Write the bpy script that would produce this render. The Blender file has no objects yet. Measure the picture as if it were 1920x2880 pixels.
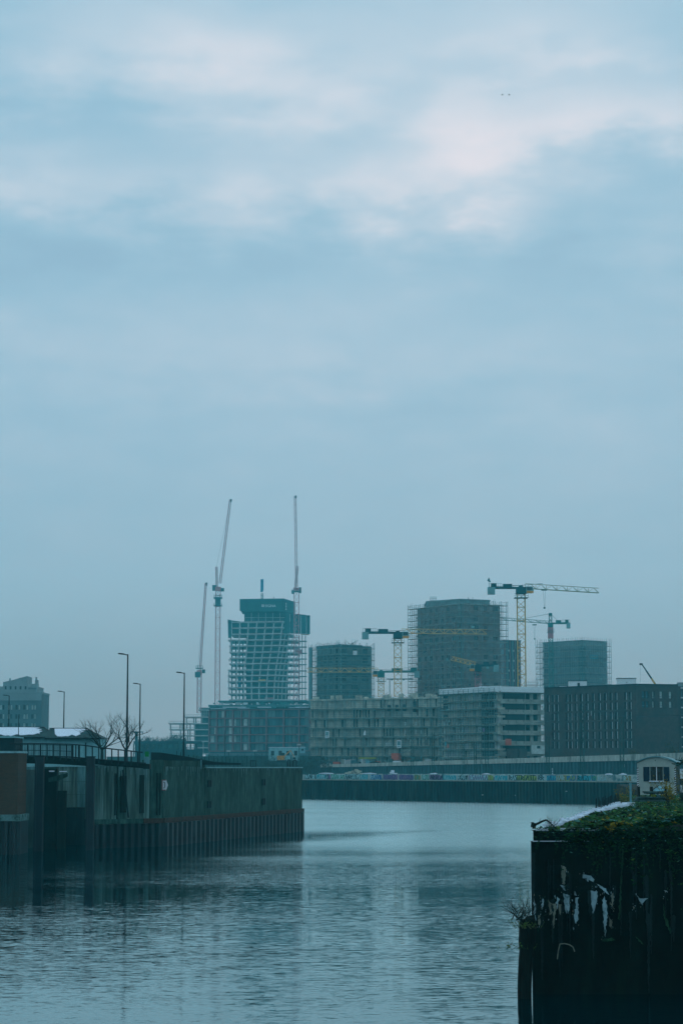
import bpy, math, random
from mathutils import Vector, Matrix

random.seed(7)
R = math.radians
SC = bpy.context.scene
COL = SC.collection
# ------------------------------------------------------------------ camera
F = 6000.0                      # focal length in photograph pixels (75 mm on a 36 mm high frame)
HOR = 2159.0                    # row of the horizon
TH = math.atan((HOR - 1440.0) / F)
CT, ST = math.cos(TH), math.sin(TH)
EYE = 6.0
cam_d = bpy.data.cameras.new("camera")
cam_d.sensor_fit = 'VERTICAL'
cam_d.sensor_height = 36.0
cam_d.sensor_width = 24.0
cam_d.lens = 75.0
cam_d.clip_start = 0.5
cam_d.clip_end = 12000
cam = bpy.data.objects.new("camera", cam_d)
cam.location = (0, 0, EYE)
cam.rotation_euler = (R(90) + TH, 0, 0)
COL.objects.link(cam)
SC.camera = cam

# ------------------------------------------------------------------ sky
SUN_EL, SUN_AZ = R(16.5), R(3.3)          # behind the brightest clouds, in front of the camera
wd = bpy.data.worlds.new("World")
SC.world = wd
wd.use_nodes = True
nt = wd.node_tree
nt.nodes.clear()
def N(tree, t, **kw):
    n = tree.nodes.new(t)
    for k, v in kw.items():
        setattr(n, k, v)
    return n
def wmath(op, a, b=None, c=None, clamp=False):
    n = N(nt, 'ShaderNodeMath', operation=op, use_clamp=clamp)
    for i, x in enumerate((a, b, c)):
        if x is None: continue
        if isinstance(x, (int, float)): n.inputs[i].default_value = x
        else: nt.links.new(x, n.inputs[i])
    return n.outputs[0]
def wmix(fac, a, b, bt='MIX'):
    n = N(nt, 'ShaderNodeMix', data_type='RGBA', blend_type=bt)
    for s, x in ((n.inputs[0], fac), (n.inputs[6], a), (n.inputs[7], b)):
        if isinstance(x, (int, float)): s.default_value = x
        elif isinstance(x, tuple): s.default_value = (*x, 1)
        else: nt.links.new(x, s)
    return n.outputs[2]
tc = N(nt, 'ShaderNodeTexCoord')
sep = N(nt, 'ShaderNodeSeparateXYZ')
nt.links.new(tc.outputs['Generated'], sep.inputs[0])
ramp = N(nt, 'ShaderNodeValToRGB')
nt.links.new(sep.outputs['Z'], ramp.inputs[0])
el = ramp.color_ramp.elements
stops = [(0.0, (.150, .285, .375)), (0.035, (.155, .305, .40)), (.09, (.225, .45, .60)),
         (.16, (.285, .51, .665)), (.30, (.30, .525, .68)), (.6, (.40, .62, .76)), (1.0, (.48, .72, .86))]
el[0].position, el[0].color = stops[0][0], (*stops[0][1], 1)
el[1].position, el[1].color = stops[-1][0], (*stops[-1][1], 1)
for p, c in stops[1:-1]:
    e = el.new(p); e.color = (*c, 1)
# soft cloud bands: noise over the direction, stretched sideways
def cloud_noise(sc, scale, detail, off, rough=.5):
    m = N(nt, 'ShaderNodeMapping')
    m.inputs['Scale'].default_value = sc
    m.inputs['Location'].default_value = off
    nt.links.new(tc.outputs['Generated'], m.inputs[0])
    n = N(nt, 'ShaderNodeTexNoise')
    n.inputs['Scale'].default_value = scale
    n.inputs['Detail'].default_value = detail
    n.inputs['Roughness'].default_value = rough
    nt.links.new(m.outputs[0], n.inputs['Vector'])
    return n.outputs['Fac']
n1 = cloud_noise((1, 1, 2.3), 8.5, 3.0, (1.35, 0.2, .61), .5)
n2 = cloud_noise((1, 1, 2.6), 22.0, 4.0, (.3, .7, .2), .55)
n3 = cloud_noise((1, 1, 2.0), 12.0, 2.0, (4.3, 2.7, .9), .5)
cl = wmath('ADD', wmath('MULTIPLY', n1, .55), wmath('MULTIPLY', n2, .45))
def smooth(x, a, b):
    n = N(nt, 'ShaderNodeMapRange', interpolation_type='SMOOTHSTEP')
    nt.links.new(x, n.inputs[0]); n.inputs[1].default_value = a; n.inputs[2].default_value = b
    return n.outputs[0]
sd = Vector((math.sin(SUN_AZ) * math.cos(SUN_EL), math.cos(SUN_AZ) * math.cos(SUN_EL), math.sin(SUN_EL)))
# cloud banks: soft wind-drawn lobes over the fine noise
wu = wmath('ADD', sep.outputs['X'], wmath('MULTIPLY_ADD', n3, .10, -.05))
wv = wmath('ADD', sep.outputs['Z'], wmath('MULTIPLY_ADD', n2, .05, -.025))
ahead = smooth(sep.outputs['Y'], .2, .5)
BANKS = [(1325, 385, 105, 120, .50), (1180, 350, 500, 210, .34), (960, 260, 1100, 320, .26), (760, 300, 400, 120, .30), (1790, 340, 300, 75, .60), (480, 110, 380, 90, .42), (430, 520, 480, 85, .42),
         (950, 1010, 620, 120, .30), (1450, 640, 260, 80, .32), (1560, 110, 460, 80, .40), (1250, 520, 330, 70, .40), (240, 360, 330, 75, -.34),
         (800, 760, 900, 95, -.26), (980, 20, 500, 60, -.20), (1700, 520, 320, 70, -.22), (1560, 880, 400, 90, -.12), (30, 470, 200, 60, .2)]
bank = None
for bx, by, sx, sy, amp in BANKS:
    zc_ = (1440.0 - by) / F; d_ = Vector(((bx - 960.0) / F, CT - zc_ * ST, ST + zc_ * CT)).normalized()
    e1 = wmath('MULTIPLY', wmath('SUBTRACT', wu, d_.x), F / sx); e2 = wmath('MULTIPLY', wmath('SUBTRACT', wv, d_.z), F / sy)
    r2_ = wmath('ADD', wmath('MULTIPLY', e1, e1), wmath('MULTIPLY', e2, e2))
    g_ = wmath('MULTIPLY', wmath('EXPONENT', wmath('MULTIPLY', r2_, -.75)), amp)
    bank = g_ if bank is None else wmath('ADD', bank, g_)
bank = wmath('MULTIPLY', bank, ahead)
height = smooth(sep.outputs['Z'], .06, .27)       # near the skyline the air in front softens the clouds
tot = wmath('ADD', wmath('MULTIPLY', wmath('MULTIPLY_ADD', cl, 2.8, -1.36), wmath('MULTIPLY_ADD', height, .85, .15)), bank)
c1 = smooth(tot, -.20, 1.15)
c2 = smooth(tot, .60, 1.75)
dk = smooth(tot, .05, -.55)
base = wmix(wmath('MULTIPLY', dk, .55), ramp.outputs[0], (.245, .44, .60))
sky1 = wmix(c1, base, (.51, .66, .77))
sky2 = wmix(c2, sky1, (.73, .77, .84))
nish = N(nt, 'ShaderNodeTexSky', sky_type='NISHITA', sun_disc=False)
nish.sun_elevation, nish.sun_rotation = SUN_EL, SUN_AZ
nish.dust_density = 1.0
nsc = wmix(1.0, nish.outputs[0], (.06, .06, .06), 'MULTIPLY')
skyc = wmix(.98, nsc, sky2)                                    # a nearly closed cloud cover
bg = N(nt, 'ShaderNodeBackground')
bg.inputs['Strength'].default_value = 1.0
nt.links.new(skyc, bg.inputs['Color'])
wo = N(nt, 'ShaderNodeOutputWorld')
nt.links.new(bg.outputs[0], wo.inputs['Surface'])

sun_d = bpy.data.lights.new("sun", 'SUN')
sun_d.energy = 0.5
sun_d.angle = R(120)
sun_d.color = (.62, .90, 1.0)
sun = bpy.data.objects.new("sun", sun_d)
sun.rotation_euler = (-sd).to_track_quat('-Z', 'Y').to_euler()
COL.objects.link(sun)

SC.view_settings.view_transform = 'Standard'
SC.view_settings.look = 'None'
SC.view_settings.exposure = 0.0
SC.view_settings.gamma = 1.0
SC.view_settings.use_curve_mapping = False
SC.render.engine = 'CYCLES'
SC.cycles.use_denoising = True
SC.cycles.max_bounces = 6
SC.cycles.diffuse_bounces = 2
SC.cycles.volume_bounces = 1
SC.cycles.transparent_max_bounces = 12

# ------------------------------------------------------------------ places from the photograph
def P(px, py, D):
    """the point at distance D (metres ahead) that the photograph shows at pixel px, py"""
    zc = (1440.0 - py) / F
    t = D / (CT - zc * ST)
    return Vector(((px - 960.0) / F * t, D, EYE + (ST + zc * CT) * t))
def X(px, D, py=HOR): return P(px, py, D).x
def Z(py, D): return P(960, py, D).z

# ------------------------------------------------------------------ materials
MATS = {}
TINT = (.62, 1.02, 1.05)                  # cold teal cast of a colour grade, multiplied into every base colour
def mat(name, col, rough=.85, var=.25, scale=3.0, streak=0.0, col2=None, c2=(.5, .62), c2scale=1.2,
        metal=0.0, spec=.12, bump=0.0, c2str=(1, 1, 1), coat=0.0):
    if name in MATS: return MATS[name]
    col = tuple(c * k for c, k in zip(col, TINT))
    if col2: col2 = tuple(c * k for c, k in zip(col2, TINT))
    m = bpy.data.materials.new(name)
    m.use_nodes = True
    t = m.node_tree
    b = t.nodes['Principled BSDF']
    b.inputs['Roughness'].default_value = rough
    b.inputs['Metallic'].default_value = metal
    b.inputs['Specular IOR Level'].default_value = spec
    co = N(t, 'ShaderNodeTexCoord')
    geo = N(t, 'ShaderNodeNewGeometry')
    mp = N(t, 'ShaderNodeMapping')
    t.links.new(geo.outputs['Position'], mp.inputs[0])
    if streak: mp.inputs['Scale'].default_value = (1, 1, streak)
    nz = N(t, 'ShaderNodeTexNoise')
    nz.inputs['Scale'].default_value = scale
    nz.inputs['Detail'].default_value = 5
    nz.inputs['Roughness'].default_value = .62
    t.links.new(mp.outputs[0], nz.inputs['Vector'])
    mr = N(t, 'ShaderNodeMapRange')
    t.links.new(nz.outputs['Fac'], mr.inputs[0])
    mr.inputs[1].default_value, mr.inputs[2].default_value = .3, .7
    mx = N(t, 'ShaderNodeMix', data_type='RGBA')
    t.links.new(mr.outputs[0], mx.inputs[0])
    mx.inputs[6].default_value = (*[c * (1 - var) for c in col], 1)
    mx.inputs[7].default_value = (*[min(1, c * (1 + var)) for c in col], 1)
    out = mx.outputs[2]
    if col2:
        mp2 = N(t, 'ShaderNodeMapping')
        mp2.inputs['Scale'].default_value = c2str
        t.links.new(geo.outputs['Position'], mp2.inputs[0])
        n2_ = N(t, 'ShaderNodeTexNoise')
        n2_.inputs['Scale'].default_value = c2scale
        n2_.inputs['Detail'].default_value = 6
        n2_.inputs['Roughness'].default_value = .65
        t.links.new(mp2.outputs[0], n2_.inputs['Vector'])
        r2 = N(t, 'ShaderNodeMapRange')
        t.links.new(n2_.outputs['Fac'], r2.inputs[0])
        r2.inputs[1].default_value, r2.inputs[2].default_value = c2
        m2 = N(t, 'ShaderNodeMix', data_type='RGBA')
        t.links.new(r2.outputs[0], m2.inputs[0])
        t.links.new(out, m2.inputs[6])
        m2.inputs[7].default_value = (*col2, 1)
        out = m2.outputs[2]
    t.links.new(out, b.inputs['Base Color'])
    if bump:
        bn = N(t, 'ShaderNodeBump')
        bn.inputs['Strength'].default_value = .6
        bn.inputs['Distance'].default_value = bump
        t.links.new(nz.outputs['Fac'], bn.inputs['Height'])
        t.links.new(bn.outputs[0], b.inputs['Normal'])
    MATS[name] = m
    return m
def net_mat(name, col, dens):
    """debris net: a weave that lets part of the light through"""
    m = bpy.data.materials.new(name); m.use_nodes = True
    t = m.node_tree; b = t.nodes['Principled BSDF']
    b.inputs['Base Color'].default_value = (*col, 1); b.inputs['Roughness'].default_value = .9
    geo = N(t, 'ShaderNodeNewGeometry'); nz = N(t, 'ShaderNodeTexNoise')
    nz.inputs['Scale'].default_value = .35; nz.inputs['Detail'].default_value = 4
    t.links.new(geo.outputs['Position'], nz.inputs['Vector'])
    mr = N(t, 'ShaderNodeMapRange'); t.links.new(nz.outputs['Fac'], mr.inputs[0])
    mr.inputs[1].default_value, mr.inputs[2].default_value = .3, .7
    mr.inputs[3].default_value, mr.inputs[4].default_value = dens - .18, min(1, dens + .18)
    t.links.new(mr.outputs[0], b.inputs['Alpha'])
    return m

def build_materials():
    M = {}
    M['quay'] = mat('quay_concrete', (.060, .090, .074), .9, .7, 4.5, .2, (.016, .036, .024), (.42, .66), .8, c2str=(1, 1, .35), bump=.02)
    M['quay_pale'] = mat('pale_quay_concrete', (.17, .24, .24), .9, .5, 4.0, .06, (.045, .055, .045), (.52, .70), 1.1, c2str=(1, 1, .12), bump=.02)
    M['quay_mid'] = mat('streaked_quay_concrete', (.15, .165, .145), .9, .75, 5.0, .05, (.03, .038, .026), (.5, .66), 1.0, c2str=(1, 1, .07), bump=.02)
    M['quay_lime'] = mat('lime_wash_stain', (.17, .20, .19), .9, .5, 6, .2)
    M['coping'] = mat('coping_concrete', (.34, .40, .41), .85, .3, 3, bump=.01)
    M['rustbeam'] = mat('rust_red_waler', (.10, .035, .025), .85, .4, 3.0, 0, (.03, .035, .025), (.5, .7), 2.0)
    M['pile_wet'] = mat('wet_sheet_pile', (.017, .022, .024), .5, .45, 2.2, .15, (.05, .07, .075), (.55, .72), 1.5, c2str=(1, 1, .12), spec=.35)
    M['pile'] = mat('sheet_pile_steel', (.020, .034, .036), .7, .35, 1.2, .2, (.06, .062, .05), (.5, .7), .5, c2str=(1, 1, .2))
    M['pile_up'] = mat('upper_sheet_pile_steel', (.07, .115, .13), .7, .3, 1.2, .2)
    M['steel_dark'] = mat('dark_blue_steel', (.018, .024, .030), .55, .4, 2.0, .2, spec=.3)
    M['iron'] = mat('dark_iron', (.016, .022, .024), .6, .3, 4)
    M['timber_dark'] = mat('tarred_timber', (.014, .014, .010), .8, .5, 6, .1, bump=.02)
    M['brick'] = mat('brown_brick', (.12, .052, .034), .9, .4, 5, 0, (.04, .034, .022), (.5, .7), .8)
    M['mortar'] = mat('brick_mortar', (.06, .045, .034), .95, .3, 6)
    M['green_scum'] = mat('algae_ledge', (.16, .20, .19), .9, .5, 4, 0, (.02, .035, .02), (.5, .6), 2)
    M['snow'] = mat('old_snow', (1.05, .72, .79), .8, .14, 5, bump=.02)
    M['roof_green'] = mat('dark_roof_felt', (.035, .055, .055), .9, .35, 2)
    M['plaster'] = mat('pale_plaster', (.34, .44, .46), .9, .2, 1.5)
    M['dark_wall'] = mat('dark_render_wall', (.02, .028, .03), .9, .3, 1.2)
    M['hotel'] = mat('hotel_grey_cladding', (.33, .29, .30), .8, .15, .3)
    M['hotel_dk'] = mat('hotel_dark_cladding', (.15, .165, .18), .7, .15, .3)
    M['glass'] = mat('dull_window_glass', (.02, .035, .04), .12, .2, .5, spec=.6)
    M['glass_pale'] = mat('pale_window', (.72, .56, .53), .35, .25, .8, spec=.5)  # pale colour; stands for reflected sky on the clinker windows
    M['bark'] = mat('bare_bark', (.032, .034, .030), .95, .4, 6)
    M['truss'] = mat('bridge_blue_steel', (.045, .075, .085), .8, .2, .3)
    M['conc'] = mat('new_concrete', (.66, .46, .45), .9, .2, .5, 0, (.44, .33, .33), (.5, .7), .4)
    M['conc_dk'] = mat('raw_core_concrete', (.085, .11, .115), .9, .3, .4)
    M['conc_warm'] = mat('yellowish_concrete', (.72, .47, .385), .9, .28, .6, 0, (.40, .29, .25), (.48, .68), .35)
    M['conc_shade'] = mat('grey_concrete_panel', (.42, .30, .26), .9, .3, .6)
    M['void'] = mat('interior_shade', (.03, .042, .044), .95, .3, .3)  # shade inside the shells, put into a dark colour
    M['screen'] = mat('green_climbing_screen', (.04, .095, .105), .8, .2, .25, .3)
    M['white'] = mat('white_paint', (1.15, .80, .80), .7, .08, 1)
    M['red_lattice'] = mat('crane_red_paint', (.72, .20, .22), .6, .2, 1)
    M['grey_box'] = mat('crane_grey_box', (.085, .14, .15), .7, .2, 1)
    M['yellow'] = mat('crane_yellow_paint', (.98, .40, .13), .55, .2, .8)
    M['crane_dk'] = mat('crane_dark_blue_paint', (.02, .06, .07), .55, .2, .8)
    M['crane_pale'] = mat('crane_pale_lattice', (.52, .36, .24), .6, .2, .8)
    M['crane_green'] = mat('crane_green_paint', (.05, .17, .16), .6, .2, .8)
    M['cwt'] = mat('counterweight_concrete', (.30, .36, .36), .9, .15, 1)
    M['blue'] = mat('pump_blue_paint', (.03, .20, .36), .5, .15, 1)
    M['orange'] = mat('orange_paint', (.98, .28, .05), .6, .2, 1)
    M['red'] = mat('faded_red_paint', (.75, .11, .07), .7, .2, 1)
    M['scaf'] = mat('scaffold_tube', (.17, .20, .205), .6, .2, 1)
    M['deck'] = mat('scaffold_deck_board', (.12, .135, .125), .85, .3, 1)
    M['tower_wall'] = mat('brownish_brick_facade', (.43, .27, .255), .9, .25, .25)
    M['tower_wall_b'] = mat('blueish_raw_facade', (.27, .25, .25), .9, .25, .25)
    M['pink'] = mat('red_sandstone_frame', (.30, .13, .135), .85, .2, .5)
    M['grid_glass'] = mat('teal_glazing', (.04, .11, .13), .25, .35, .15, spec=.5)
    M['grid_panel'] = mat('grey_glazing', (.16, .20, .205), .4, .25, .3, spec=.4)
    M['brown'] = mat('dark_brown_clinker', (.11, .060, .053), .9, .22, 1.2, 0, (.065, .050, .048), (.45, .65), .25)
    M['parapet'] = mat('weathered_parapet', (.62, .43, .38), .9, .3, 1.5, .3, (.24, .18, .16), (.52, .66), .7, c2str=(1, 1, .3))
    M['graf_wall'] = mat('painted_flood_wall', (.52, .40, .38), .9, .3, .6, 0, (.12, .16, .17), (.5, .6), .8)
    M['mast_green'] = mat('catenary_mast_green', (.03, .075, .07), .7, .25, 1)
    M['wire'] = mat('overhead_wire', (.08, .11, .12), .6, .1, 1)
    M['twig_far'] = mat('hazy_twig', (.05, .052, .045), .95, .3, 1)
    M['rusty_leaf'] = mat('rusty_winter_leaf', (.17, .085, .03), .9, .4, 2)
    M['pier'] = mat('black_pier_wall', (.004, .006, .0045), .9, .6, 2.5, .4, (.008, .014, .008), (.5, .72), 1.2, c2str=(1, 1, .25), bump=.04, spec=.1)
    M['peel'] = mat('peeling_pale_render', (.34, .31, .33), .9, .4, 7, .5, (.06, .08, .075), (.56, .68), 5)
    M['peel_tan'] = mat('tan_stained_render', (.23, .155, .12), .9, .4, 7, .5)
    M['moss'] = mat('moss_streak', (.022, .045, .022), .95, .5, 8, .3)
    M['earth'] = mat('dark_earth', (.012, .016, .011), .95, .5, 5, bump=.03)
    M['leaf_a'] = mat('bramble_leaf_dark', (.009, .030, .009), .8, .4, 6, spec=.08)
    M['leaf_b'] = mat('bramble_leaf_mid', (.022, .070, .014), .8, .4, 6, spec=.08)
    M['leaf_c'] = mat('bramble_leaf_yellowgreen', (.085, .115, .015), .8, .4, 6, spec=.08)
    M['leaf_d'] = mat('bramble_leaf_ochre', (.26, .13, .012), .8, .4, 6, spec=.08)
    M['leaf_e'] = mat('frosted_leaf', (.10, .19, .16), .8, .4, 6, spec=.1)
    M['grass_dry'] = mat('dry_grass', (.12, .10, .05), .9, .4, 6)
    M['stem'] = mat('dark_stem', (.018, .019, .014), .9, .3, 6)
    M['wood_rot'] = mat('rotten_pile_timber', (.008, .008, .006), .9, .6, 9, .12, bump=.03, spec=.1)
    M['wagon'] = mat('cream_wagon_paint', (.58, .42, .37), .7, .12, 3)
    M['wagon_shade_side'] = mat('shaded_wagon_side', (.045, .06, .055), .8, .2, 3)  # shade on the wagon's right side, painted into its colour
    M['shutter'] = mat('navy_shutter', (.018, .030, .052), .6, .2, 3)
    M['room'] = mat('dark_room_pane', (.012, .012, .010), .25, .5, 4, spec=.4)
    M['white_b'] = mat('bright_white_trim', (1.1, .74, .75), .6, .08, 3)
    M['stripe_dk'] = mat('dark_red_stripe', (.10, .035, .04), .6, .2, 3)
    M['plank'] = mat('grey_plank', (.09, .105, .095), .9, .35, 6, .2)
    M['wash'] = mat('dark_water_stain', (.015, .019, .018), .9, .7, 6, .15)
    M['opening'] = mat('painted_opening_shade', (.045, .058, .06), .9, .3, .4)  # dark plate colour holding the shade of the open windows
    M['tarp'] = mat('pale_blue_tarp', (.30, .40, .45), .6, .2, 4)
    M['yellow_b'] = mat('yellow_plastic', (.40, .29, .03), .5, .2, 4)
    M['pipe'] = mat('galvanised_pipe', (.17, .26, .28), .5, .2, 3)
    M['sign_white'] = mat('enamel_white', (.98, .64, .65), .4, .06, 3)
    M['sign_red'] = mat('enamel_red', (.36, .06, .06), .45, .08, 3)
    M['sign_black'] = mat('enamel_black', (.015, .015, .018), .45, .08, 3)
    M['bin_green'] = mat('bright_green_panel', (.02, .22, .05), .6, .1, 3)
    M['cyan'] = mat('cyan_spray', (.06, .32, .38), .8, .25, 3)
    M['g_blue'] = mat('blue_spray', (.05, .13, .30), .8, .25, 3)
    M['g_yel'] = mat('yellow_spray', (.38, .36, .08), .8, .25, 3)
    M['g_pink'] = mat('pink_spray', (.30, .13, .26), .8, .25, 3)
    M['g_pur'] = mat('purple_spray', (.13, .09, .22), .8, .25, 3)
    M['g_grn'] = mat('green_spray', (.09, .25, .16), .8, .25, 3)
    M['g_wht'] = mat('silver_spray', (.46, .52, .54), .7, .15, 3)
    M['g_blk'] = mat('black_spray', (.02, .024, .03), .8, .2, 3)
    M['g_ora'] = mat('orange_spray', (.38, .20, .07), .8, .2, 3)
    M['land'] = mat('gravelly_land', (.06, .075, .07), .95, .4, .5)
    M['net_brown'] = net_mat('brown_debris_net', (.27, .23, .22), .20)
    M['net_teal'] = net_mat('teal_debris_net', (.09, .21, .22), .24)
    M['net_grey'] = net_mat('grey_debris_net', (.22, .28, .30), .30)
    return M
M = build_materials()

WAVE_NEAR, WAVE_FAR = .25, .24             # steepness of the wavelets in the lee and what the wind adds
def water_material():
    m = bpy.data.materials.new('river_water'); m.use_nodes = True
    t = m.node_tree; b = t.nodes['Principled BSDF']
    geo = N(t, 'ShaderNodeNewGeometry')
    def link(x, s):
        if isinstance(x, (int, float)): s.default_value = x
        else: t.links.new(x, s)
    def mth(op, *xs):
        n = N(t, 'ShaderNodeMath', operation=op)
        for x, s in zip(xs, n.inputs): link(x, s)
        return n.outputs[0]
    def rng(x, a0, a1, b0, b1):
        n = N(t, 'ShaderNodeMapRange', interpolation_type='SMOOTHSTEP'); link(x, n.inputs[0])
        for s, v in zip(n.inputs[1:5], (a0, a1, b0, b1)): s.default_value = v
        return n.outputs[0]
    def nz(sc, scale, detail, rough=.5):
        mp = N(t, 'ShaderNodeMapping'); mp.inputs['Scale'].default_value = sc
        t.links.new(geo.outputs['Position'], mp.inputs[0])
        n = N(t, 'ShaderNodeTexNoise'); n.inputs['Scale'].default_value = scale
        n.inputs['Detail'].default_value = detail; n.inputs['Roughness'].default_value = rough
        t.links.new(mp.outputs[0], n.inputs['Vector'])
        return n.outputs['Fac']
    sp = N(t, 'ShaderNodeSeparateXYZ'); t.links.new(geo.outputs['Position'], sp.inputs[0])
    def slope(sc, scale, detail, rough):
        mp = N(t, 'ShaderNodeMapping'); mp.inputs['Scale'].default_value = sc
        t.links.new(geo.outputs['Position'], mp.inputs[0])
        n = N(t, 'ShaderNodeTexNoise'); n.inputs['Scale'].default_value = scale
        n.inputs['Detail'].default_value = detail; n.inputs['Roughness'].default_value = rough
        t.links.new(mp.outputs[0], n.inputs['Vector'])
        v = N(t, 'ShaderNodeVectorMath', operation='SUBTRACT'); t.links.new(n.outputs['Color'], v.inputs[0]); v.inputs[1].default_value = (.5, .5, .5)
        return v.outputs[0]
    patch = nz((.14, .34, 1), .16, 4, .6)     # gusts: smooth and ruffled patches
    X_, Y_ = sp.outputs['X'], sp.outputs['Y']
    # the wind ruffles the open bend; by the left quay and the old pier the water lies in the lee
    off = mth('ADD', mth('MULTIPLY', mth('ADD', X_, 18.8), .946), mth('MULTIPLY', mth('ADD', mth('MAXIMUM', mth('MINIMUM', Y_, 205.0), 158.0), -161.0), -.323))
    off = mth('ADD', off, mth('MULTIPLY_ADD', patch, 8.0, -4.0))
    far = mth('ADD', Y_, mth('MULTIPLY_ADD', patch, 80.0, -40.0))
    wind = mth('MULTIPLY', mth('MAXIMUM', rng(off, 4.0, 14.0, 0.0, 1.0), rng(Y_, 188.0, 212.0, 0.0, 1.0)), rng(far, 95.0, 190.0, 0.0, 1.0))
    gust = rng(patch, .38, .62, .50, 1.35)
    amp = mth('MULTIPLY', gust, mth('MULTIPLY_ADD', wind, WAVE_FAR, WAVE_NEAR))
    s1 = slope((.35, 1.6, 1), 8.5, 3, .65)      # wavelets: the surface slope itself
    s2 = slope((.3, 1.2, 1), 3.0, 2, .5)
    sm = N(t, 'ShaderNodeVectorMath', operation='MULTIPLY_ADD'); t.links.new(s2, sm.inputs[0]); sm.inputs[1].default_value = (.30, .30, 0); t.links.new(s1, sm.inputs[2])
    sc_ = N(t, 'ShaderNodeVectorMath', operation='SCALE'); t.links.new(sm.outputs[0], sc_.inputs[0]); t.links.new(amp, sc_.inputs['Scale'])
    fl = N(t, 'ShaderNodeVectorMath', operation='MULTIPLY_ADD'); t.links.new(sc_.outputs[0], fl.inputs[0]); fl.inputs[1].default_value = (.35, 1.1, 0); fl.inputs[2].default_value = (0, 0, 1)
    nm = N(t, 'ShaderNodeVectorMath', operation='NORMALIZE'); t.links.new(fl.outputs[0], nm.inputs[0])
    df = N(t, 'ShaderNodeBsdfDiffuse'); df.inputs['Color'].default_value = (.001, .011, .014, 1)      # silty green depth
    gl = N(t, 'ShaderNodeBsdfGlossy'); gl.inputs['Color'].default_value = (.72, .97, 1.0, 1)
    fr = N(t, 'ShaderNodeFresnel'); fr.inputs['IOR'].default_value = 1.33
    t.links.new(nm.outputs[0], gl.inputs['Normal']); t.links.new(nm.outputs[0], fr.inputs['Normal'])
    ms = N(t, 'ShaderNodeMixShader'); t.links.new(fr.outputs[0], ms.inputs[0]); t.links.new(df.outputs[0], ms.inputs[1]); t.links.new(gl.outputs[0], ms.inputs[2])
    t.nodes.remove(b); t.links.new(ms.outputs[0], t.nodes['Material Output'].inputs['Surface'])
    t.links.new(mth('MULTIPLY_ADD', wind, .155, .035), gl.inputs['Roughness'])
    return m
M['water'] = water_material()

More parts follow.
